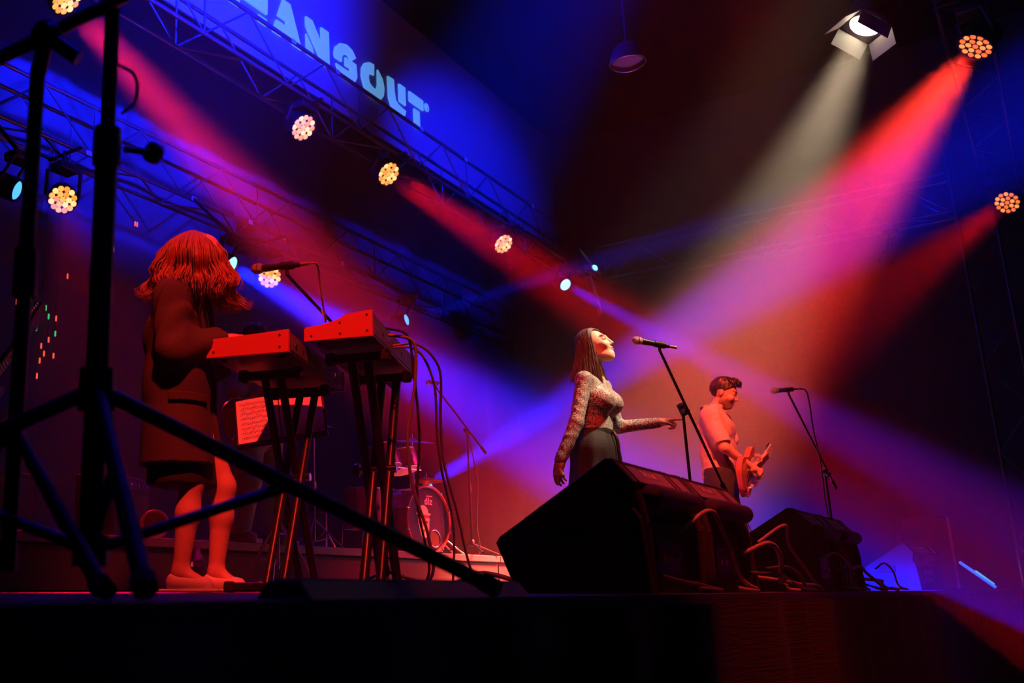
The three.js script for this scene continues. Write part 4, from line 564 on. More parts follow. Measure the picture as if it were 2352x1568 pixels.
// ---------------------------------------------------------------- music stand
{
  const bl = V(4.088, 0.767, -3.499), br = V(4.339, 0.836, -3.084), tl = V(4.23, 1.034, -3.464), X = br.clone().sub(bl), W = X.length(), Yv = tl.clone().sub(bl), H = Yv.length();
  X.normalize(); const Z = X.clone().cross(Yv).normalize(), Y = Z.clone().cross(X), c = bl.clone().addScaledVector(X, W / 2), qd = new THREE.Quaternion().setFromRotationMatrix(new THREE.Matrix4().makeBasis(X, Y, Z));
  const t = thing('music_stand', 'black folding music stand under the keyboards holding open sheet music', 'music stand', [c.x + 0.03, 0, c.z - 0.06]);
  const off = c.clone().sub(t.position), tray = part('desk', rbox(W + 0.02, H, 0.012, 0.004, 0, H / 2, -0.012), M.steel, t); tray.position.copy(off); tray.quaternion.copy(qd);
  part('ledge', rbox(W + 0.02, 0.012, 0.045, 0.004, 0, -0.004, 0.012), M.steel, tray);
  const top = off.clone().addScaledVector(Y, H * 0.4).addScaledVector(Z, -0.03), hub = V(0, 0.42, 0); part('pole', [rod(top, V(0, top.y - 0.02, 0), 0.012), rod([0, top.y - 0.02, 0], [0, 0.12, 0], 0.012)], M.chrome, t);
  part('tripod_collar', rod([0, 0.36, 0], [0, 0.44, 0], 0.02), M.black, t);
  for (let i = 0; i < 3; i++) { const a = i * 2.094 + 0.5; part('leg', [rod([0, 0.38, 0], [Math.cos(a) * 0.26, 0.012, Math.sin(a) * 0.26], 0.008), rod([0, 0.14, 0], [Math.cos(a) * 0.14, 0.18, Math.sin(a) * 0.14], 0.006)], M.chrome, t); }
  const cv = document.createElement('canvas'); cv.width = 512; cv.height = 640; const g = cv.getContext('2d'); g.fillStyle = '#f4efe6'; g.fillRect(0, 0, 512, 640); g.strokeStyle = '#3a3432'; g.fillStyle = '#2a2624';
  for (let s = 0; s < 8; s++) { const y = 60 + s * 70; g.lineWidth = 1.6; for (let k = 0; k < 5; k++) { g.beginPath(); g.moveTo(40, y + k * 8); g.lineTo(472, y + k * 8); g.stroke(); } for (let k = 0; k < 17; k++) { const x = 70 + k * 23.5, yy = y + Math.floor(hash(s, k, 3) * 8) * 4.5; g.beginPath(); g.ellipse(x, yy, 6, 4.4, -0.4, 0, 7); g.fill(); g.fillRect(x + 4.5, yy - 26, 2, 26); if (hash(s, k, 9) > 0.5) g.fillRect(x + 4.5, yy - 26, 22, 4); } }
  const tex = new THREE.CanvasTexture(cv); tex.colorSpace = THREE.SRGBColorSpace; const pm = new THREE.MeshStandardMaterial({ map: tex, roughness: 0.9 });
  const sheets = thing('sheet_music', 'open sheet of printed music glowing orange on the music stand', 'sheet music', c.toArray()); sheets.quaternion.copy(qd);
  for (const s of [-1, 1]) { const geo = new THREE.PlaneGeometry(W / 2 - 0.006, H - 0.015, 8, 1), p = geo.attributes.position; for (let i = 0; i < p.count; i++) p.setZ(i, 0.006 * Math.cos(p.getX(i) / W * 6)); geo.computeVertexNormals(); part('page', geo.translate(s * W / 4, H / 2 + 0.004, 0.004), s < 0 ? pm : M.paper, sheets); }
}
// ---------------------------------------------------------------- microphones and stands
function micStand(name, label, foot, clutch, tip, tail, y0 = 0, spin = 0.4, leg = 0.3) {
  const t = thing(name, label, 'microphone stand', [foot[0], y0, foot[1]]), L = (p) => vec(p).sub(t.position), c = L(clutch);
  part('pole', rod([0, 0.1, 0], [c.x * 0.5, c.y * 0.55, c.z * 0.5], 0.012), M.steel, t); part('upper_pole', rod([c.x * 0.5, c.y * 0.5, c.z * 0.5], c, 0.009), M.steel, t);
  part('height_clutch', rod([c.x * 0.5, c.y * 0.5, c.z * 0.5], [c.x * 0.5, c.y * 0.5 + 0.1, c.z * 0.5], 0.017, 0.014), M.black, t);
  for (let i = 0; i < 3; i++) { const a = i * 2.094 + spin, l = part('leg', rod([0, 0.11, 0], [Math.cos(a) * leg, 0.016, Math.sin(a) * leg], 0.008), M.steel, t); part('rubber_foot', rod([Math.cos(a) * (leg - 0.03), 0.024, Math.sin(a) * (leg - 0.03)], [Math.cos(a) * (leg + 0.01), 0.012, Math.sin(a) * (leg + 0.01)], 0.011), M.rubber, l); }
  part('leg_hub', lathe([[0, 0.15], [0.024, 0.14], [0.028, 0.1], [0.018, 0.08], [0, 0.08]], 14), M.black, t);
  part('boom', rod(L(tip), L(tail), 0.0085), M.steel, t);
  const d = vec(tail).sub(vec(tip)).normalize(), cl = part('boom_clutch', rod(c.clone().addScaledVector(d, -0.035), c.clone().addScaledVector(d, 0.035), 0.024), M.black, t); part('clutch_knob', rod(c.clone(), c.clone().add(V(-0.03, -0.02, 0.035)), 0.022, 0.018), M.black, cl);
  part('counterweight', rod(L(tail), L(tail).addScaledVector(d, -0.075), 0.014, 0.016), M.rubber, t);
  return t;
}
function microphone(label, head, tail, silver) {
  const H = vec(head), d = vec(tail).sub(H), len = d.length(); d.normalize(); const t = thing('microphone', label, 'microphone', tail), q = new THREE.Quaternion().setFromUnitVectors(V(0, 1, 0), d), place = (o) => { o.position.copy(H).sub(t.position); o.quaternion.copy(q); return o; };
  place(part('grille', lathe([[0, -0.027], [0.014, -0.024], [0.024, -0.012], [0.0265, 0.004], [0.026, 0.012], [0.022, 0.028], [0.017, 0.033]], 18), mat(silver ? 'mic_grille_silver' : 'mic_grille', silver ? [0.75, 0.7, 0.68] : [0.45, 0.42, 0.4], 0.5, 0.5, { bumpMap: grain(40), bumpScale: 0.002 }), t));
  place(part('grille_band', new THREE.TorusGeometry(0.0262, 0.0022, 6, 24).rotateX(Math.PI / 2).translate(0, 0.008, 0), M.chrome, t));
  place(part('handle', lathe([[0.018, 0.03], [0.02, 0.045], [0.0165, 0.09], [0.013, len - 0.03], [0.011, len - 0.025], [0, len - 0.025]], 16), mat('mic_body', [0.03, 0.03, 0.032], 0.35), t));
  place(part('plug', rod([0, len - 0.03, 0], [0, len + 0.02, 0], 0.0095), mat('plug_brass', [0.6, 0.5, 0.28], 0.4, 0.8), t));
  const m = H.clone().addScaledVector(d, len * 0.62).sub(t.position); part('clip', [rod(m.clone().addScaledVector(d, -0.03), m.clone().addScaledVector(d, 0.035), 0.021, 0.02), rod(m, m.clone().add(V(0.0, -0.045, 0)), 0.009)], M.black, t);
  return t;
}
micStand('microphone_stand', 'boom stand rising behind the synthesizer to the keyboard microphone', [4.69, -2.957], [4.69, 1.22, -2.957], [3.531, 1.467, -2.726], [4.9, 1.172, -3.0], 0, 1.2);
microphone('microphone pointing at the keyboard player in front of the pale lamp', [3.489, 1.516, -2.876], [3.557, 1.507, -2.633]);
micStand('microphone_stand', 'black boom stand in front of the singing woman', [6.317, -1.781], [6.317, 1.095, -1.781], [6.048, 1.418, -1.8], [6.636, 0.59, -1.66], 0, 0.2);
microphone('silver headed microphone in front of the singing woman', [5.956, 1.485, -1.905], [6.105, 1.446, -1.738], true);
micStand('microphone_stand', 'boom stand to the right of the guitarist in pale shirt', [9.115, -1.517], [9.115, 0.931, -1.517], [8.798, 1.545, -1.645], [9.25, 0.81, -1.475], 0, 0.9);
microphone('microphone on the stand right of the guitarist', [8.727, 1.577, -1.735], [8.841, 1.591, -1.59]);
micStand('microphone_stand', 'thin boom stand on the riser right of the bass drum', [8.6, -4.45], [8.56, 1.486, -4.42], [8.4, 1.93, -4.653], [8.49, 1.25, -4.2], 0.32, 0.3, 0.34);
microphone('small microphone on the thin boom stand over the drums', [8.42, 1.99, -4.74], [8.39, 1.96, -4.6]);
// ---------------------------------------------------------------- cables
function cable(label, pts, r = 0.006, m = M.cable, group = 'cables hanging and lying on the stage') { const p0 = pts[pts.length - 1]; return solo('cable', label, 'cable', tube(pts.map((p) => [p[0] - p0[0], p[1] - p0[1], p[2] - p0[2]]), r, pts.length * 10, 7), m, p0, 0, group); }
const kk = (dx, dz, a) => a.map(([x, y, z]) => [x + dx, y, z + dz]);
const lit = mat('cable_sheath', [0.32, 0.3, 0.3], 0.45);
cable('outermost cable looping from the synthesizer to the floor', [[4.13, 1.2, -2.52], [4.2, 1.205, -2.42], [4.278, 1.1, -2.35], [4.319, 0.841, -2.372], [4.36, 0.64, -2.389], [4.453, 0.38, -2.375], [4.55, 0.12, -2.37], [4.7, 0.008, -2.38]], 0.0065, lit);
cable('second cable beside the outermost loop off the synthesizer', [[4.15, 1.2, -2.55], [4.24, 1.19, -2.45], [4.309, 1.041, -2.4], [4.369, 0.765, -2.423], [4.417, 0.594, -2.432], [4.493, 0.33, -2.423], [4.6, 0.008, -2.5]], 0.0065, lit);
cable('bright cable snaking down in front of the bass drum', [[3.93, 1.2, -2.42], [4.0, 1.17, -2.33], [4.03, 0.99, -2.34], [4.041, 0.72, -2.4], [4.1, 0.505, -2.42], [4.2, 0.26, -2.4], [4.25, 0.1, -2.41], [4.3, 0.008, -2.5]], 0.008, lit);
cable('dark cable crossing the stand legs below the synthesizer', [[3.88, 1.22, -2.4], [3.98, 1.2, -2.35], [4.051, 1.02, -2.36], [4.134, 0.734, -2.39], [4.178, 0.42, -2.44], [4.286, 0.1, -2.453], [4.42, 0.008, -2.6]], 0.0065);
cable('short lead drooping from the keyboard microphone to its boom', [[3.56, 1.507, -2.62], [3.6, 1.512, -2.6], [3.65, 1.45, -2.62], [3.7, 1.35, -2.64], [3.78, 1.28, -2.68], [3.9, 1.385, -2.79]], 0.005, lit);
cable('lead drooping from the microphone right of the guitarist', [[8.845, 1.592, -1.585], [8.9, 1.585, -1.54], [8.935, 1.48, -1.53], [8.97, 1.3, -1.535], [9.06, 1.0, -1.53], [9.13, 0.6, -1.54], [9.1, 0.2, -1.45], [9.2, 0.008, -1.35]], 0.006);
cable('lead running from the bass drum microphone stand to the floor', [[8.55, 1.45, -4.4], [8.6, 1.0, -4.36], [8.62, 0.6, -4.4], [8.7, 0.36, -4.42], [8.9, 0.328, -4.6]], 0.006);
cable('red lit floor cable left of the large monitors', [[4.6, 0.01, -2.6], [5.0, 0.06, -2.66], [5.16, 0.1, -2.62], [5.25, 0.07, -2.5], [5.33, 0.02, -2.42], [5.7, 0.01, -2.5]], 0.014, lit);
cable('guitar lead hanging from the electric guitar to the floor', [[8.62, 0.83, -2.17], [8.66, 0.7, -2.1], [8.6, 0.45, -2.0], [8.7, 0.1, -1.9], [9.0, 0.01, -1.7], [9.4, 0.01, -1.6]], 0.005);
{ // cables heaped behind the monitors
  const spots = [[3.75, 4.3, 0.02], [4.0, 4.9, 0.3], [4.9, 5.5, 0.2], [5.0, 5.7, 0.06], [5.1, 6.0, 0.03], [5.2, 6.2, 0.3], [5.3, 5.9, 0.1], [5.6, 6.3, 0.02], [6.6, 7.3, 0.2], [7.0, 7.6, 0.12], [7.5, 8.4, 0.14], [8.0, 9.0, 0.05], [8.6, 9.4, 0.18]];
  const words = ['first', 'second', 'third', 'fourth', 'fifth', 'sixth', 'seventh', 'eighth', 'ninth', 'tenth', 'eleventh', 'twelfth', 'thirteenth'];
  spots.forEach(([a, b, h], i) => { const z = () => rnd(-1.16, -1.09); cable(words[i] + ' cable from the left in the tangle behind the floor monitors', [[a, 0.05 + h * 0.6, -1.19], [a + (b - a) * 0.25, 0.02 + h, z()], [a + (b - a) * 0.5, 0.02 + h * 0.7, z()], [a + (b - a) * 0.75, 0.014 + h * 0.15, z()], [b, 0.012, z()], [b - 0.15, 0.012, z()], [b - 0.3, 0.02, z()]], rnd(0.007, 0.011), i % 3 ? lit : M.cable, 'cables tangled behind the floor monitors'); });
}
// ---------------------------------------------------------------- floor monitors
const logoTex = (() => { const c = document.createElement('canvas'); c.width = 256; c.height = 64; const g = c.getContext('2d'); g.fillStyle = '#5a5855'; g.fillRect(0, 0, 256, 64); g.fillStyle = '#f4f0ea'; g.font = 'bold 54px serif'; g.textBaseline = 'middle'; g.textAlign = 'center'; g.fillText('Te l ı m', 128, 34); const t = new THREE.CanvasTexture(c); t.colorSpace = THREE.SRGBColorSpace; return t; })();
const strip = mat('monitor_strip', [0.22, 0.21, 0.2], 0.5), logoMat = new THREE.MeshStandardMaterial({ map: logoTex, roughness: 0.5 }), cab = mat('monitor_cabinet', [0.022, 0.021, 0.021], 0.6, 0, { bumpMap: grain(30), bumpScale: 0.001 });
function monitor(label, x, z, w, turn = 0, group = 'black wedge monitors along the stage edge', scale = 1) {
  const t = thing('floor_monitor', label, 'monitor', [x, 0, z], turn, group);
  const outline = [[0.0, 0], [0.5, 0], [0.575, 0.19], [0.56, 0.21], [0.125, 0.48], [0.1, 0.478], [0.03, 0.39], [0.045, 0.3], [0.02, 0.26]].map(([a, b]) => [a * scale, b * scale]);
  const swap = (g) => { g.rotateY(Math.PI / 2); return g; };
  part('cabinet', swap(extrude(outline.map(([a, b]) => [a + (a < 0.06 ? 0.035 : -0.01), b * 0.985]), w - 0.02, 0.004)).translate(0.01, 0, 0), cab, t);
  for (const s of [0, w - 0.03]) { const c = part('side_cheek', swap(extrude(outline, 0.03, 0.004)).translate(s, 0, 0), cab, t); if (!s) part('hand_recess', rbox(0.008, 0.07, 0.15, 0.004).translate(-0.004, 0.22 * scale, -0.3 * scale), M.matte, c); }
  const gl = part('grille', rbox(w - 0.08, 0.008, 0.5 * scale, 0.003), mat('grille_mesh', [0.04, 0.04, 0.04], 0.6, 0.3, { bumpMap: grain(60), bumpScale: 0.003 }), t); gl.position.set(w / 2, 0.352 * scale, -0.338 * scale); gl.rotation.x = -Math.atan2(0.27, 0.435);
  const st = part('top_strip', rbox(w - 0.07, 0.105 * scale, 0.006, 0.002), strip, t); st.position.set(w / 2, 0.436 * scale, -0.066 * scale); st.rotation.x = -Math.atan2(0.07, 0.088);
  part('logo', new THREE.PlaneGeometry(0.2, 0.05), logoMat, st).position.set(-w * 0.12, 0.006, 0.004); for (const k of [-0.42, 0.2, 0.27]) part('strip_divider', box(0.02, 0.105 * scale, 0.004, k * w, 0, 0.003), M.matte, st);
  part('carry_bar', new THREE.CapsuleGeometry(0.042 * scale, w - 0.24, 6, 14).rotateZ(Math.PI / 2).translate(w / 2, 0.35 * scale, -0.005), cab, t);
  for (const s of [0.05, w - 0.05]) part('corner_rib', [rod([s, 0.01, -0.02], [s, 0.24 * scale, -0.02], 0.022), rod([s, 0.24 * scale, -0.02], [s - 0.0, 0.36 * scale, -0.05], 0.022, 0.03)], strip2, t);
  const pl = part('socket_plate', rbox(w * 0.4, 0.12, 0.006, 0.002, w * 0.5, 0.13, -0.04), M.steel, t); for (const k of [-0.1, -0.03, 0.06]) part('socket', rod([w * 0.5 + k, 0.13, -0.04], [w * 0.5 + k, 0.13, -0.028], 0.014), M.chrome, pl);
  return t;
}
const strip2 = mat('monitor_rib', [0.05, 0.048, 0.047], 0.5);
monitor('large black wedge monitor nearest the camera, in front of the singer', 3.6, -1.18, 0.74);
monitor('wedge monitor next to the nearest one, on its right', 4.36, -1.18, 0.74);
monitor('left one of the middle pair of wedge monitors', 6.5, -1.18, 0.74, 0, undefined, 0.99);
monitor('right one of the middle pair of wedge monitors', 7.26, -1.18, 0.74);
monitor('farthest wedge monitor, standing alone with its red side lit', 11.35, -1.22, 0.6, -0.25, undefined, 0.9);
// ---------------------------------------------------------------- drums
{
  const shell = mat('drum_shell_red', [0.42, 0.05, 0.05], 0.25, 0, { clearcoat: 0.5 }), skinM = mat('drum_skin', [0.75, 0.72, 0.68], 0.5), black = mat('drum_black', [0.03, 0.028, 0.028], 0.35);
  const headTex = (() => { const c = document.createElement('canvas'); c.width = c.height = 512; const g = c.getContext('2d'); g.fillStyle = '#0b0909'; g.fillRect(0, 0, 512, 512);
    g.fillStyle = '#e8d8cc'; g.font = 'bold 74px sans-serif'; g.textAlign = 'center'; g.fillText('dlz', 272, 138); g.fillRect(250, 66, 76, 7);
    g.beginPath(); g.arc(205, 205, 62, Math.PI, 0); g.fill(); g.fillRect(118, 205, 176, 14); g.fillStyle = '#9c2a20'; g.fillRect(140, 219, 135, 26);       // cap and brim
    g.fillStyle = '#d9c4b6'; g.beginPath(); g.moveTo(135, 245); g.lineTo(280, 245); g.lineTo(268, 330); g.lineTo(238, 395); g.lineTo(180, 395); g.lineTo(148, 330); g.fill();
    g.fillStyle = '#0b0909'; for (const x of [172, 244]) { g.beginPath(); g.ellipse(x, 275, 16, 10, 0, 0, 7); g.fill(); } g.fillRect(200, 250, 6, 70); g.fillStyle = '#fff1e6'; g.beginPath(); g.ellipse(208, 350, 34, 42, 0, 0, 7); g.fill(); g.fillStyle = '#0b0909'; g.beginPath(); g.moveTo(190, 335); g.lineTo(226, 335); g.lineTo(208, 356); g.fill(); g.fillRect(206, 352, 4, 22);
    for (let i = 0; i < 24; i++) { g.beginPath(); g.moveTo(140 + i * 6, 250 + hash(i, 1, 1) * 60); g.lineTo(143 + i * 6, 270 + hash(i, 1, 1) * 90); g.lineWidth = 2; g.strokeStyle = '#0b0909'; g.stroke(); }
    const t = new THREE.CanvasTexture(c); t.colorSpace = THREE.SRGBColorSpace; return t; })();
  const ax = Math.atan2(-0.15, 0.99), R = 0.305;
  const bd = thing('bass_drum', 'large bass drum with a bear face printed on black head', 'drum', [8.16, 0.32, -4.66], ax);
  part('shell', latheZ([[R, -0.42], [R, -0.03], [R - 0.008, -0.03], [R - 0.008, -0.42], [R, -0.42]], 48).translate(0, R + 0.01, 0), shell, bd);
  part('front_head', new THREE.CircleGeometry(R - 0.004, 48).translate(0, R + 0.01, -0.004), new THREE.MeshStandardMaterial({ map: headTex, roughness: 0.4 }), bd, 'black drum head printed with a bear in a cap and lettering');
  part('rear_head', new THREE.CircleGeometry(R - 0.004, 36).rotateY(Math.PI).translate(0, R + 0.01, -0.44), skinM, bd);
  for (const z of [0.0, -0.44]) part('hoop', new THREE.TorusGeometry(R + 0.006, 0.013, 8, 56).scale(1, 1, 1.4).translate(0, R + 0.01, z), mat('hoop_red', [0.5, 0.07, 0.05], 0.3), bd);
  part('port_ring', new THREE.TorusGeometry(0.078, 0.007, 8, 32).translate(0.09, R + 0.01 - 0.17, 0.003), M.chrome, bd); part('port_hole', new THREE.CircleGeometry(0.075, 28).translate(0.09, R + 0.01 - 0.17, 0.001), M.matte, bd);
  for (let i = 0; i < 10; i++) { const a = i * Math.PI / 5 + 0.3, x = Math.cos(a) * (R + 0.012), y = Math.sin(a) * (R + 0.012) + R + 0.01; part('lug', [rod([x, y, 0.02], [x, y, -0.13], 0.004), rbox(0.02, 0.02, 0.05, 0.005, x, y, -0.13), rbox(0.03, 0.02, 0.02, 0.004, x, y, 0.012)], M.chrome, bd); }
  for (const s of [-1, 1]) part('spur', rod([s * R * 0.9, R * 0.7, -0.12], [s * (R + 0.14), 0.012, 0.06], 0.008), M.chrome, bd);
  part('tom_post', [rod([0, 2 * R, -0.2], [0, 2 * R + 0.22, -0.2], 0.012), rod([-0.17, 2 * R + 0.2, -0.2], [0.17, 2 * R + 0.2, -0.2], 0.01)], M.chrome, bd);
  const drum = (name, label, p, r, h, tilt, legs) => {
    const t = thing(name, label, 'drum', p), q = new THREE.Quaternion().setFromEuler(new THREE.Euler(tilt, 0.2, 0)), add = (n, g, m, l) => { const o = part(n, g, m, t, l); o.quaternion.copy(q); if (legs) o.position.y = legs; return o; };
    add('shell', lathe([[r, 0], [r, h], [r - 0.006, h], [r - 0.006, 0]], 32), shell); add('batter_head', new THREE.CircleGeometry(r, 32).rotateX(-Math.PI / 2).translate(0, h + 0.002, 0), skinM); add('lower_head', new THREE.CircleGeometry(r, 32).rotateX(Math.PI / 2).translate(0, -0.002, 0), skinM);
    for (const y of [0.004, h - 0.004]) add('hoop', new THREE.TorusGeometry(r + 0.005, 0.008, 8, 40).rotateX(Math.PI / 2).translate(0, y, 0), M.chrome);
    for (let i = 0; i < 6; i++) { const a = i * Math.PI / 3; add('lug', [rod([Math.cos(a) * (r + 0.01), 0, Math.sin(a) * (r + 0.01)], [Math.cos(a) * (r + 0.01), h, Math.sin(a) * (r + 0.01)], 0.003), rbox(0.018, 0.05, 0.018, 0.004, Math.cos(a) * (r + 0.008), h / 2, Math.sin(a) * (r + 0.008))], M.chrome); }
    if (legs) for (let i = 0; i < 3; i++) { const a = i * 2.094 + 0.3; part('leg', rod([Math.cos(a) * (r + 0.02), legs + h * 0.6, Math.sin(a) * (r + 0.02)], [Math.cos(a) * (r + 0.05), 0.008, Math.sin(a) * (r + 0.05)], 0.007), M.chrome, t); }
    return t;
  };
  drum('floor_tom', 'red floor tom on chrome legs left of the bass drum', [7.62, 0.32, -5.0], 0.19, 0.36, 0, 0.22);
  drum('rack_tom', 'left small red tom mounted over the bass drum', [7.98, 1.12, -4.98], 0.14, 0.22, -0.3, 0);
  drum('rack_tom', 'right small red tom mounted over the bass drum', [8.34, 1.13, -4.98], 0.13, 0.2, -0.3, 0);
  drum('snare_drum', 'shallow snare drum behind the bass drum on legs', [8.62, 0.32, -5.45], 0.18, 0.14, 0, 0.34);
  const cym = (label, p, h, r, tilt, pair) => {
    const t = thing(pair ? 'hi_hat' : 'cymbal', label, 'cymbal', p); part('pole', rod([0, 0.1, 0], [0, h + 0.06, 0], 0.01), M.chrome, t); part('stand_clutch', rod([0, h * 0.5, 0], [0, h * 0.5 + 0.06, 0], 0.02), M.chrome, t);
    for (let i = 0; i < 3; i++) { const a = i * 2.094 + 0.7; part('leg', [rod([0, 0.3, 0], [Math.cos(a) * 0.3, 0.01, Math.sin(a) * 0.3], 0.008), rod([0, 0.1, 0], [Math.cos(a) * 0.17, 0.14, Math.sin(a) * 0.17], 0.006)], M.chrome, t); }
    for (let k = 0; k < (pair ? 2 : 1); k++) { const c = part('cymbal_plate', lathe([[0.004, 0.03], [0.02, 0.03], [0.045, 0.012], [r * 0.6, 0.004], [r, -0.008], [r, -0.0095], [r * 0.6, 0.0025], [0.044, 0.01], [0.004, 0.028]], 40), mat('bronze', [0.55, 0.38, 0.16], 0.3, 1), t); c.position.set(0, h - k * 0.03, 0); c.rotation.set(tilt + k * Math.PI, 0, tilt * 0.7); }
    part('wing_nut', rod([0, h + 0.03, 0], [0, h + 0.07, 0], 0.009), M.chrome, t);
  };
  cym('cymbal on a tall stand right above the bass drum', [8.5, 0.32, -5.0], 1.12, 0.22, 0.15); cym('cymbal on a tall stand left of the drums', [7.25, 0.32, -5.3], 1.15, 0.2, 0.12); cym('pair of hi-hat cymbals at the right of the drums', [9.1, 0.32, -5.2], 0.8, 0.17, 0.02, true);
  const th = thing('drum_throne', 'round padded drum stool behind the drum kit', 'stool', [8.4, 0.32, -6.0]); part('seat', lathe([[0, 0.53], [0.15, 0.525], [0.17, 0.5], [0.16, 0.46], [0, 0.45]], 28), M.black, th); part('post', rod([0, 0.1, 0], [0, 0.46, 0], 0.016), M.chrome, th); for (let i = 0; i < 3; i++) { const a = i * 2.094; part('leg', rod([0, 0.28, 0], [Math.cos(a) * 0.26, 0.012, Math.sin(a) * 0.26], 0.01), M.chrome, th); }
}
// ---------------------------------------------------------------- things on the riser and the stage floor
{
  const a = thing('guitar_amplifier', 'dark amplifier cabinet on the riser behind the keyboard player', 'amplifier', [5.0, 0.32, -5.5], 0.35); part('cabinet', rbox(0.62, 0.5, 0.3, 0.02, 0, 0.25, 0), mat('amp_tolex', [0.05, 0.045, 0.045], 0.8), a); part('speaker_cloth', rbox(0.56, 0.34, 0.012, 0.005, 0, 0.21, 0.152), mat('amp_cloth', [0.13, 0.1, 0.09], 0.9), a); const cp = part('control_panel', box(0.56, 0.07, 0.01, 0, 0.44, 0.153), M.steel, a); for (let i = 0; i < 8; i++) part('knob', rod([-0.22 + i * 0.06, 0.44, 0.155], [-0.22 + i * 0.06, 0.44, 0.172], 0.01), M.chrome, cp); part('handle', tube([[-0.1, 0.5, 0], [-0.08, 0.53, 0], [0.08, 0.53, 0], [0.1, 0.5, 0]], 0.01, 20), M.black, a);
  const s = thing('amplifier_stack', 'dark wide cabinet on the riser at the far left', 'amplifier', [3.7, 0.32, -5.3], 0.3); part('cabinet', rbox(0.7, 0.42, 0.36, 0.02, 0, 0.21, 0), mats.amp_tolex, s); part('speaker_cloth', rbox(0.62, 0.34, 0.012, 0.005, 0, 0.21, 0.182), mats.amp_cloth, s);
  const d = thing('hand_drum', 'small shallow drum lying on its side at the riser edge', 'drum', [4.56, 0.32, -4.62], -0.55); part('rim', new THREE.TorusGeometry(0.085, 0.011, 8, 36).translate(0, 0.097, 0.03), mat('drum_wood', [0.5, 0.25, 0.15], 0.4), d); part('shell', latheZ([[0.088, -0.05], [0.088, 0.03], [0.08, 0.03], [0.08, -0.05]], 36).translate(0, 0.097, 0), mats.drum_wood, d); part('skin', new THREE.CircleGeometry(0.083, 32).translate(0, 0.097, -0.045), mat('hand_drum_skin', [0.55, 0.45, 0.38], 0.6), d);
  const led = mat('pedal_led', [0.05, 0.1, 0.3], 0.4, 0, { emissive: C(0.1, 0.3, 2.2) });
  [[5.38, -4.46, 0.12, 'silver', 'silver effect pedal at the feet of the bass player, left'], [5.62, -4.47, 0.15, 'long', 'long pedal board with blue lights by the bass player feet'], [5.86, -4.5, 0.11, 'blue', 'blue lit tuner pedal right of the bass player']].forEach(([x, z, w, k, label]) => { const p = thing('effect_pedal', label, 'pedal', [x, 0.32, z], 0.1); part('case', rbox(w, 0.035, 0.08, 0.006, 0, 0.018, 0), mat('pedal_' + k, k === 'blue' ? [0.1, 0.15, 0.5] : [0.5, 0.45, 0.45], 0.4, 0.3), p); part('footswitch', rod([0, 0.035, 0.02], [0, 0.05, 0.02], 0.009), M.chrome, p); part('indicator_led', new THREE.SphereGeometry(0.005, 8, 6).translate(-w * 0.2, 0.038, 0.0), led, p); part('knob', rod([w * 0.2, 0.035, -0.02], [w * 0.2, 0.05, -0.02], 0.01), M.black, p); });
  const b = thing('water_bottle', 'bottle with a dark label standing by the player shoes', 'bottle', [3.62, 0, -3.36]); part('bottle', lathe([[0, 0.0], [0.03, 0.0], [0.033, 0.01], [0.033, 0.14], [0.028, 0.165], [0.014, 0.2], [0.013, 0.225], [0, 0.225]], 20), mat('bottle_plastic', [0.6, 0.65, 0.7], 0.08, 0, { transmission: 0.8, thickness: 0.01 }), b); part('cap', rod([0, 0.22, 0], [0, 0.24, 0], 0.015), M.white, b); part('label', lathe([[0.0338, 0.05], [0.0338, 0.12]], 20), mat('bottle_label', [0.1, 0.08, 0.3], 0.5), b);
  const ch = thing('pedal_unit', 'sustain pedal on the floor under the cross stands', 'pedal', kpos(0.45, 0, 0.2), KT); part('base', rbox(0.09, 0.02, 0.2, 0.006, 0, 0.012, 0), M.black, ch); part('footplate', rbox(0.06, 0.012, 0.12, 0.005, 0, 0.04, -0.05).rotateX(0.08), M.chrome, ch);
}
{ // right-hand end
  const r = thing('equipment_rack', 'tall dark equipment rack at the far right of the stage', 'rack', [17.35, 0, -1.75], 0.2); part('case', rbox(0.75, 0.98, 0.6, 0.02, 0, 0.5, 0), mat('rack_case', [0.05, 0.05, 0.06], 0.6), r); for (const x of [-0.36, 0.36]) part('edge_rail', rbox(0.035, 0.98, 0.035, 0.006, x, 0.5, 0.29), mat('rack_edge', [0.4, 0.4, 0.45], 0.4, 0.7), r); for (const y of [0.02, 0.98]) part('edge_rail', rbox(0.72, 0.035, 0.035, 0.006, 0, y, 0.29), mats.rack_edge, r); for (let i = 0; i < 4; i++) part('drawer', rbox(0.64, 0.19, 0.012, 0.004, 0, 0.17 + i * 0.22, 0.3), M.steel, r);
  const t = thing('led_tube', 'glowing blue light tube leaning at the far right edge', 'light tube', [18.9, 0, -1.2]); part('tube_light', rod([-0.25, 0.4, -0.26], [0.18, 0.035, 0.1], 0.022), mat('tube_blue', [0.1, 0.2, 0.4], 0.4, 0, { emissive: C(0.02, 0.14, 1.3) }), t); part('tube_stripe_light', rod([-0.08, 0.275, -0.095], [0.15, 0.08, 0.096], 0.01), mat('tube_green', [0.1, 0.3, 0.3], 0.4, 0, { emissive: C(0.02, 0.55, 0.5) }), t); part('end_cap', rod([0.18, 0.035, 0.1], [0.2, 0.015, 0.12], 0.024), M.black, t);
  const l = new THREE.PointLight(C(0.05, 0.2, 1), 0.25); l.position.set(18.8, 0.3, -1.1); l.castShadow = true; scene.add(l);
  const s = thing('speaker_cabinet', 'tall dark loudspeaker cabinet at the right edge of the picture', 'loudspeaker', [16.4, -1.2, 0.55], -0.3); part('cabinet', rbox(0.9, 2.0, 0.8, 0.03, 0, 1.0, 0), cab, s); part('grille', rbox(0.82, 1.9, 0.02, 0.01, 0, 1.0, 0.41), mats.grille_mesh, s);
}
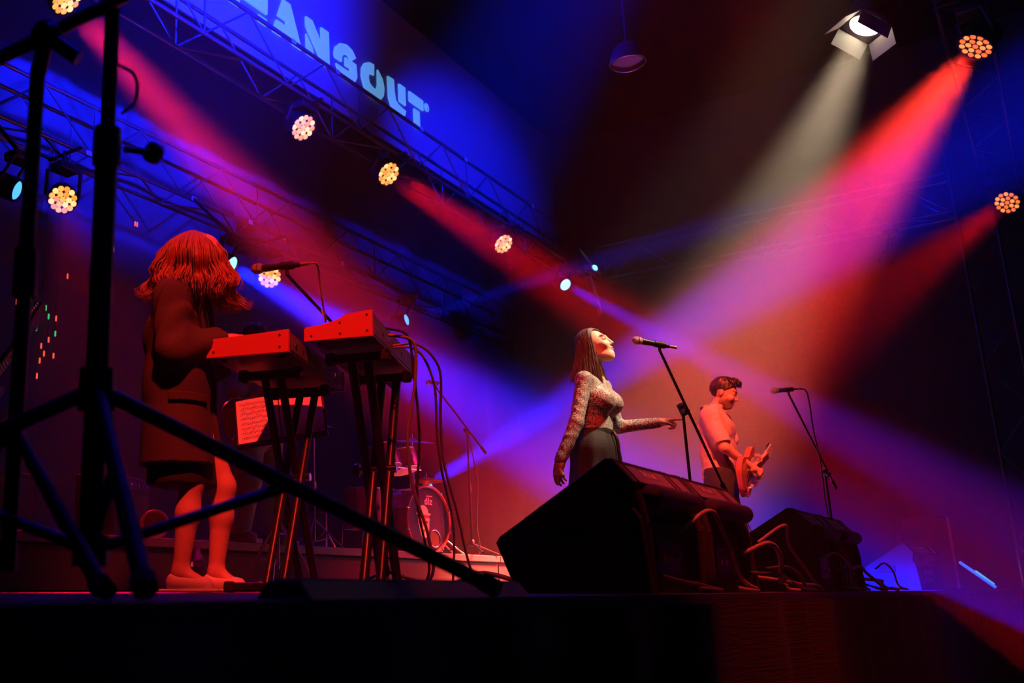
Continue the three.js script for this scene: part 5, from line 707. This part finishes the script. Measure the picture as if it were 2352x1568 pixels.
{ // foreground stands, close to the lens and out of focus
  const t = thing('tripod_stand', 'thick black tripod stand close to the camera at the left', 'stand', [1.3, 0, -1.49]), P = mat('stand_black', [0.02, 0.02, 0.022], 0.3);
  part('main_pole', rod([0, 0.06, 0], [0, 0.95, 0], 0.025), P, t); part('inner_pole', rod([0, 0.9, 0], [0, 1.75, 0], 0.017), P, t); part('pole_collar', rod([0, 0.9, 0], [0, 0.98, 0], 0.031), P, t); part('height_knob', [rod([0.03, 0.94, 0.02], [0.075, 0.94, 0.05], 0.008), lathe([[0, 0.014], [0.024, 0.01], [0.024, -0.01], [0, -0.014]], 10).rotateZ(Math.PI / 2).translate(0.085, 0.94, 0.055)], P, t); part('leg_hub', rod([0, 0.36, 0], [0, 0.45, 0], 0.038), P, t); part('lower_hub', rod([0, 0.06, 0], [0, 0.12, 0], 0.036), P, t);
  for (const [x, z] of [[0.72, 0.49], [-0.25, 0.41], [-0.6, -0.5]]) { const l = part('leg', rod([0, 0.41, 0], [x, 0.022, z], 0.0165), P, t); part('rubber_foot', rod([x * 0.97, 0.035, z * 0.97], [x * 1.01, 0.018, z * 1.01], 0.021), M.rubber, l); part('brace', rod([0, 0.09, 0], [x * 0.46, 0.225, z * 0.46], 0.012), P, l); }
  part('cable_clip', tube([[0.02, 1.02, 0.02], [0.05, 1.06, 0.03], [0.045, 1.12, 0.03], [0.01, 1.14, 0.01]], 0.004, 16, 6), P, t);
  const s = thing('boom_stand', 'second dark stand at the left edge with a sloping boom arm', 'stand', [1.19, 0, -1.6]); part('pole', rod([0, 0.05, 0], [0, 1.12, 0], 0.017), P, s); part('clutch', rod([0, 0.6, 0], [0, 0.7, 0], 0.026), P, s); part('boom_arm', rod([-0.25, 0.96, -0.1], [0.12, 1.3, 0.14], 0.015), P, s); part('boom_joint', [new THREE.SphereGeometry(0.034, 14, 10).translate(-0.02, 1.17, 0.05), rod([-0.02, 1.17, 0.05], [0, 1.1, 0], 0.018)], P, s); part('joint_knob', rod([-0.02, 1.17, 0.05], [0.03, 1.12, 0.1], 0.018), P, s);
  for (let i = 0; i < 3; i++) { const a = i * 2.094 + 1.75, l = part('leg', rod([0, 0.32, 0], [Math.cos(a) * 0.36, 0.014, Math.sin(a) * 0.36], 0.012), P, s); part('rubber_foot', rod([Math.cos(a) * 0.34, 0.03, Math.sin(a) * 0.34], [Math.cos(a) * 0.365, 0.014, Math.sin(a) * 0.365], 0.017), M.rubber, l); }
  const c = thing('cable_ramp', 'low black rubber cable ramp lying along the near stage edge', 'cable ramp', [1.9, 0, -1.13]); part('ramp', extrude([[-0.06, 0], [0.06, 0], [0.035, 0.03], [-0.035, 0.03]], 0.9, 0.004).rotateY(Math.PI / 2).translate(-0.45, 0, 0), mat('ramp_rubber', [0.03, 0.03, 0.035], 0.4), c); part('lid', rbox(0.88, 0.008, 0.06, 0.003, 0, 0.034, 0), mats.ramp_rubber, c);
}
renderer.render(scene, camera);
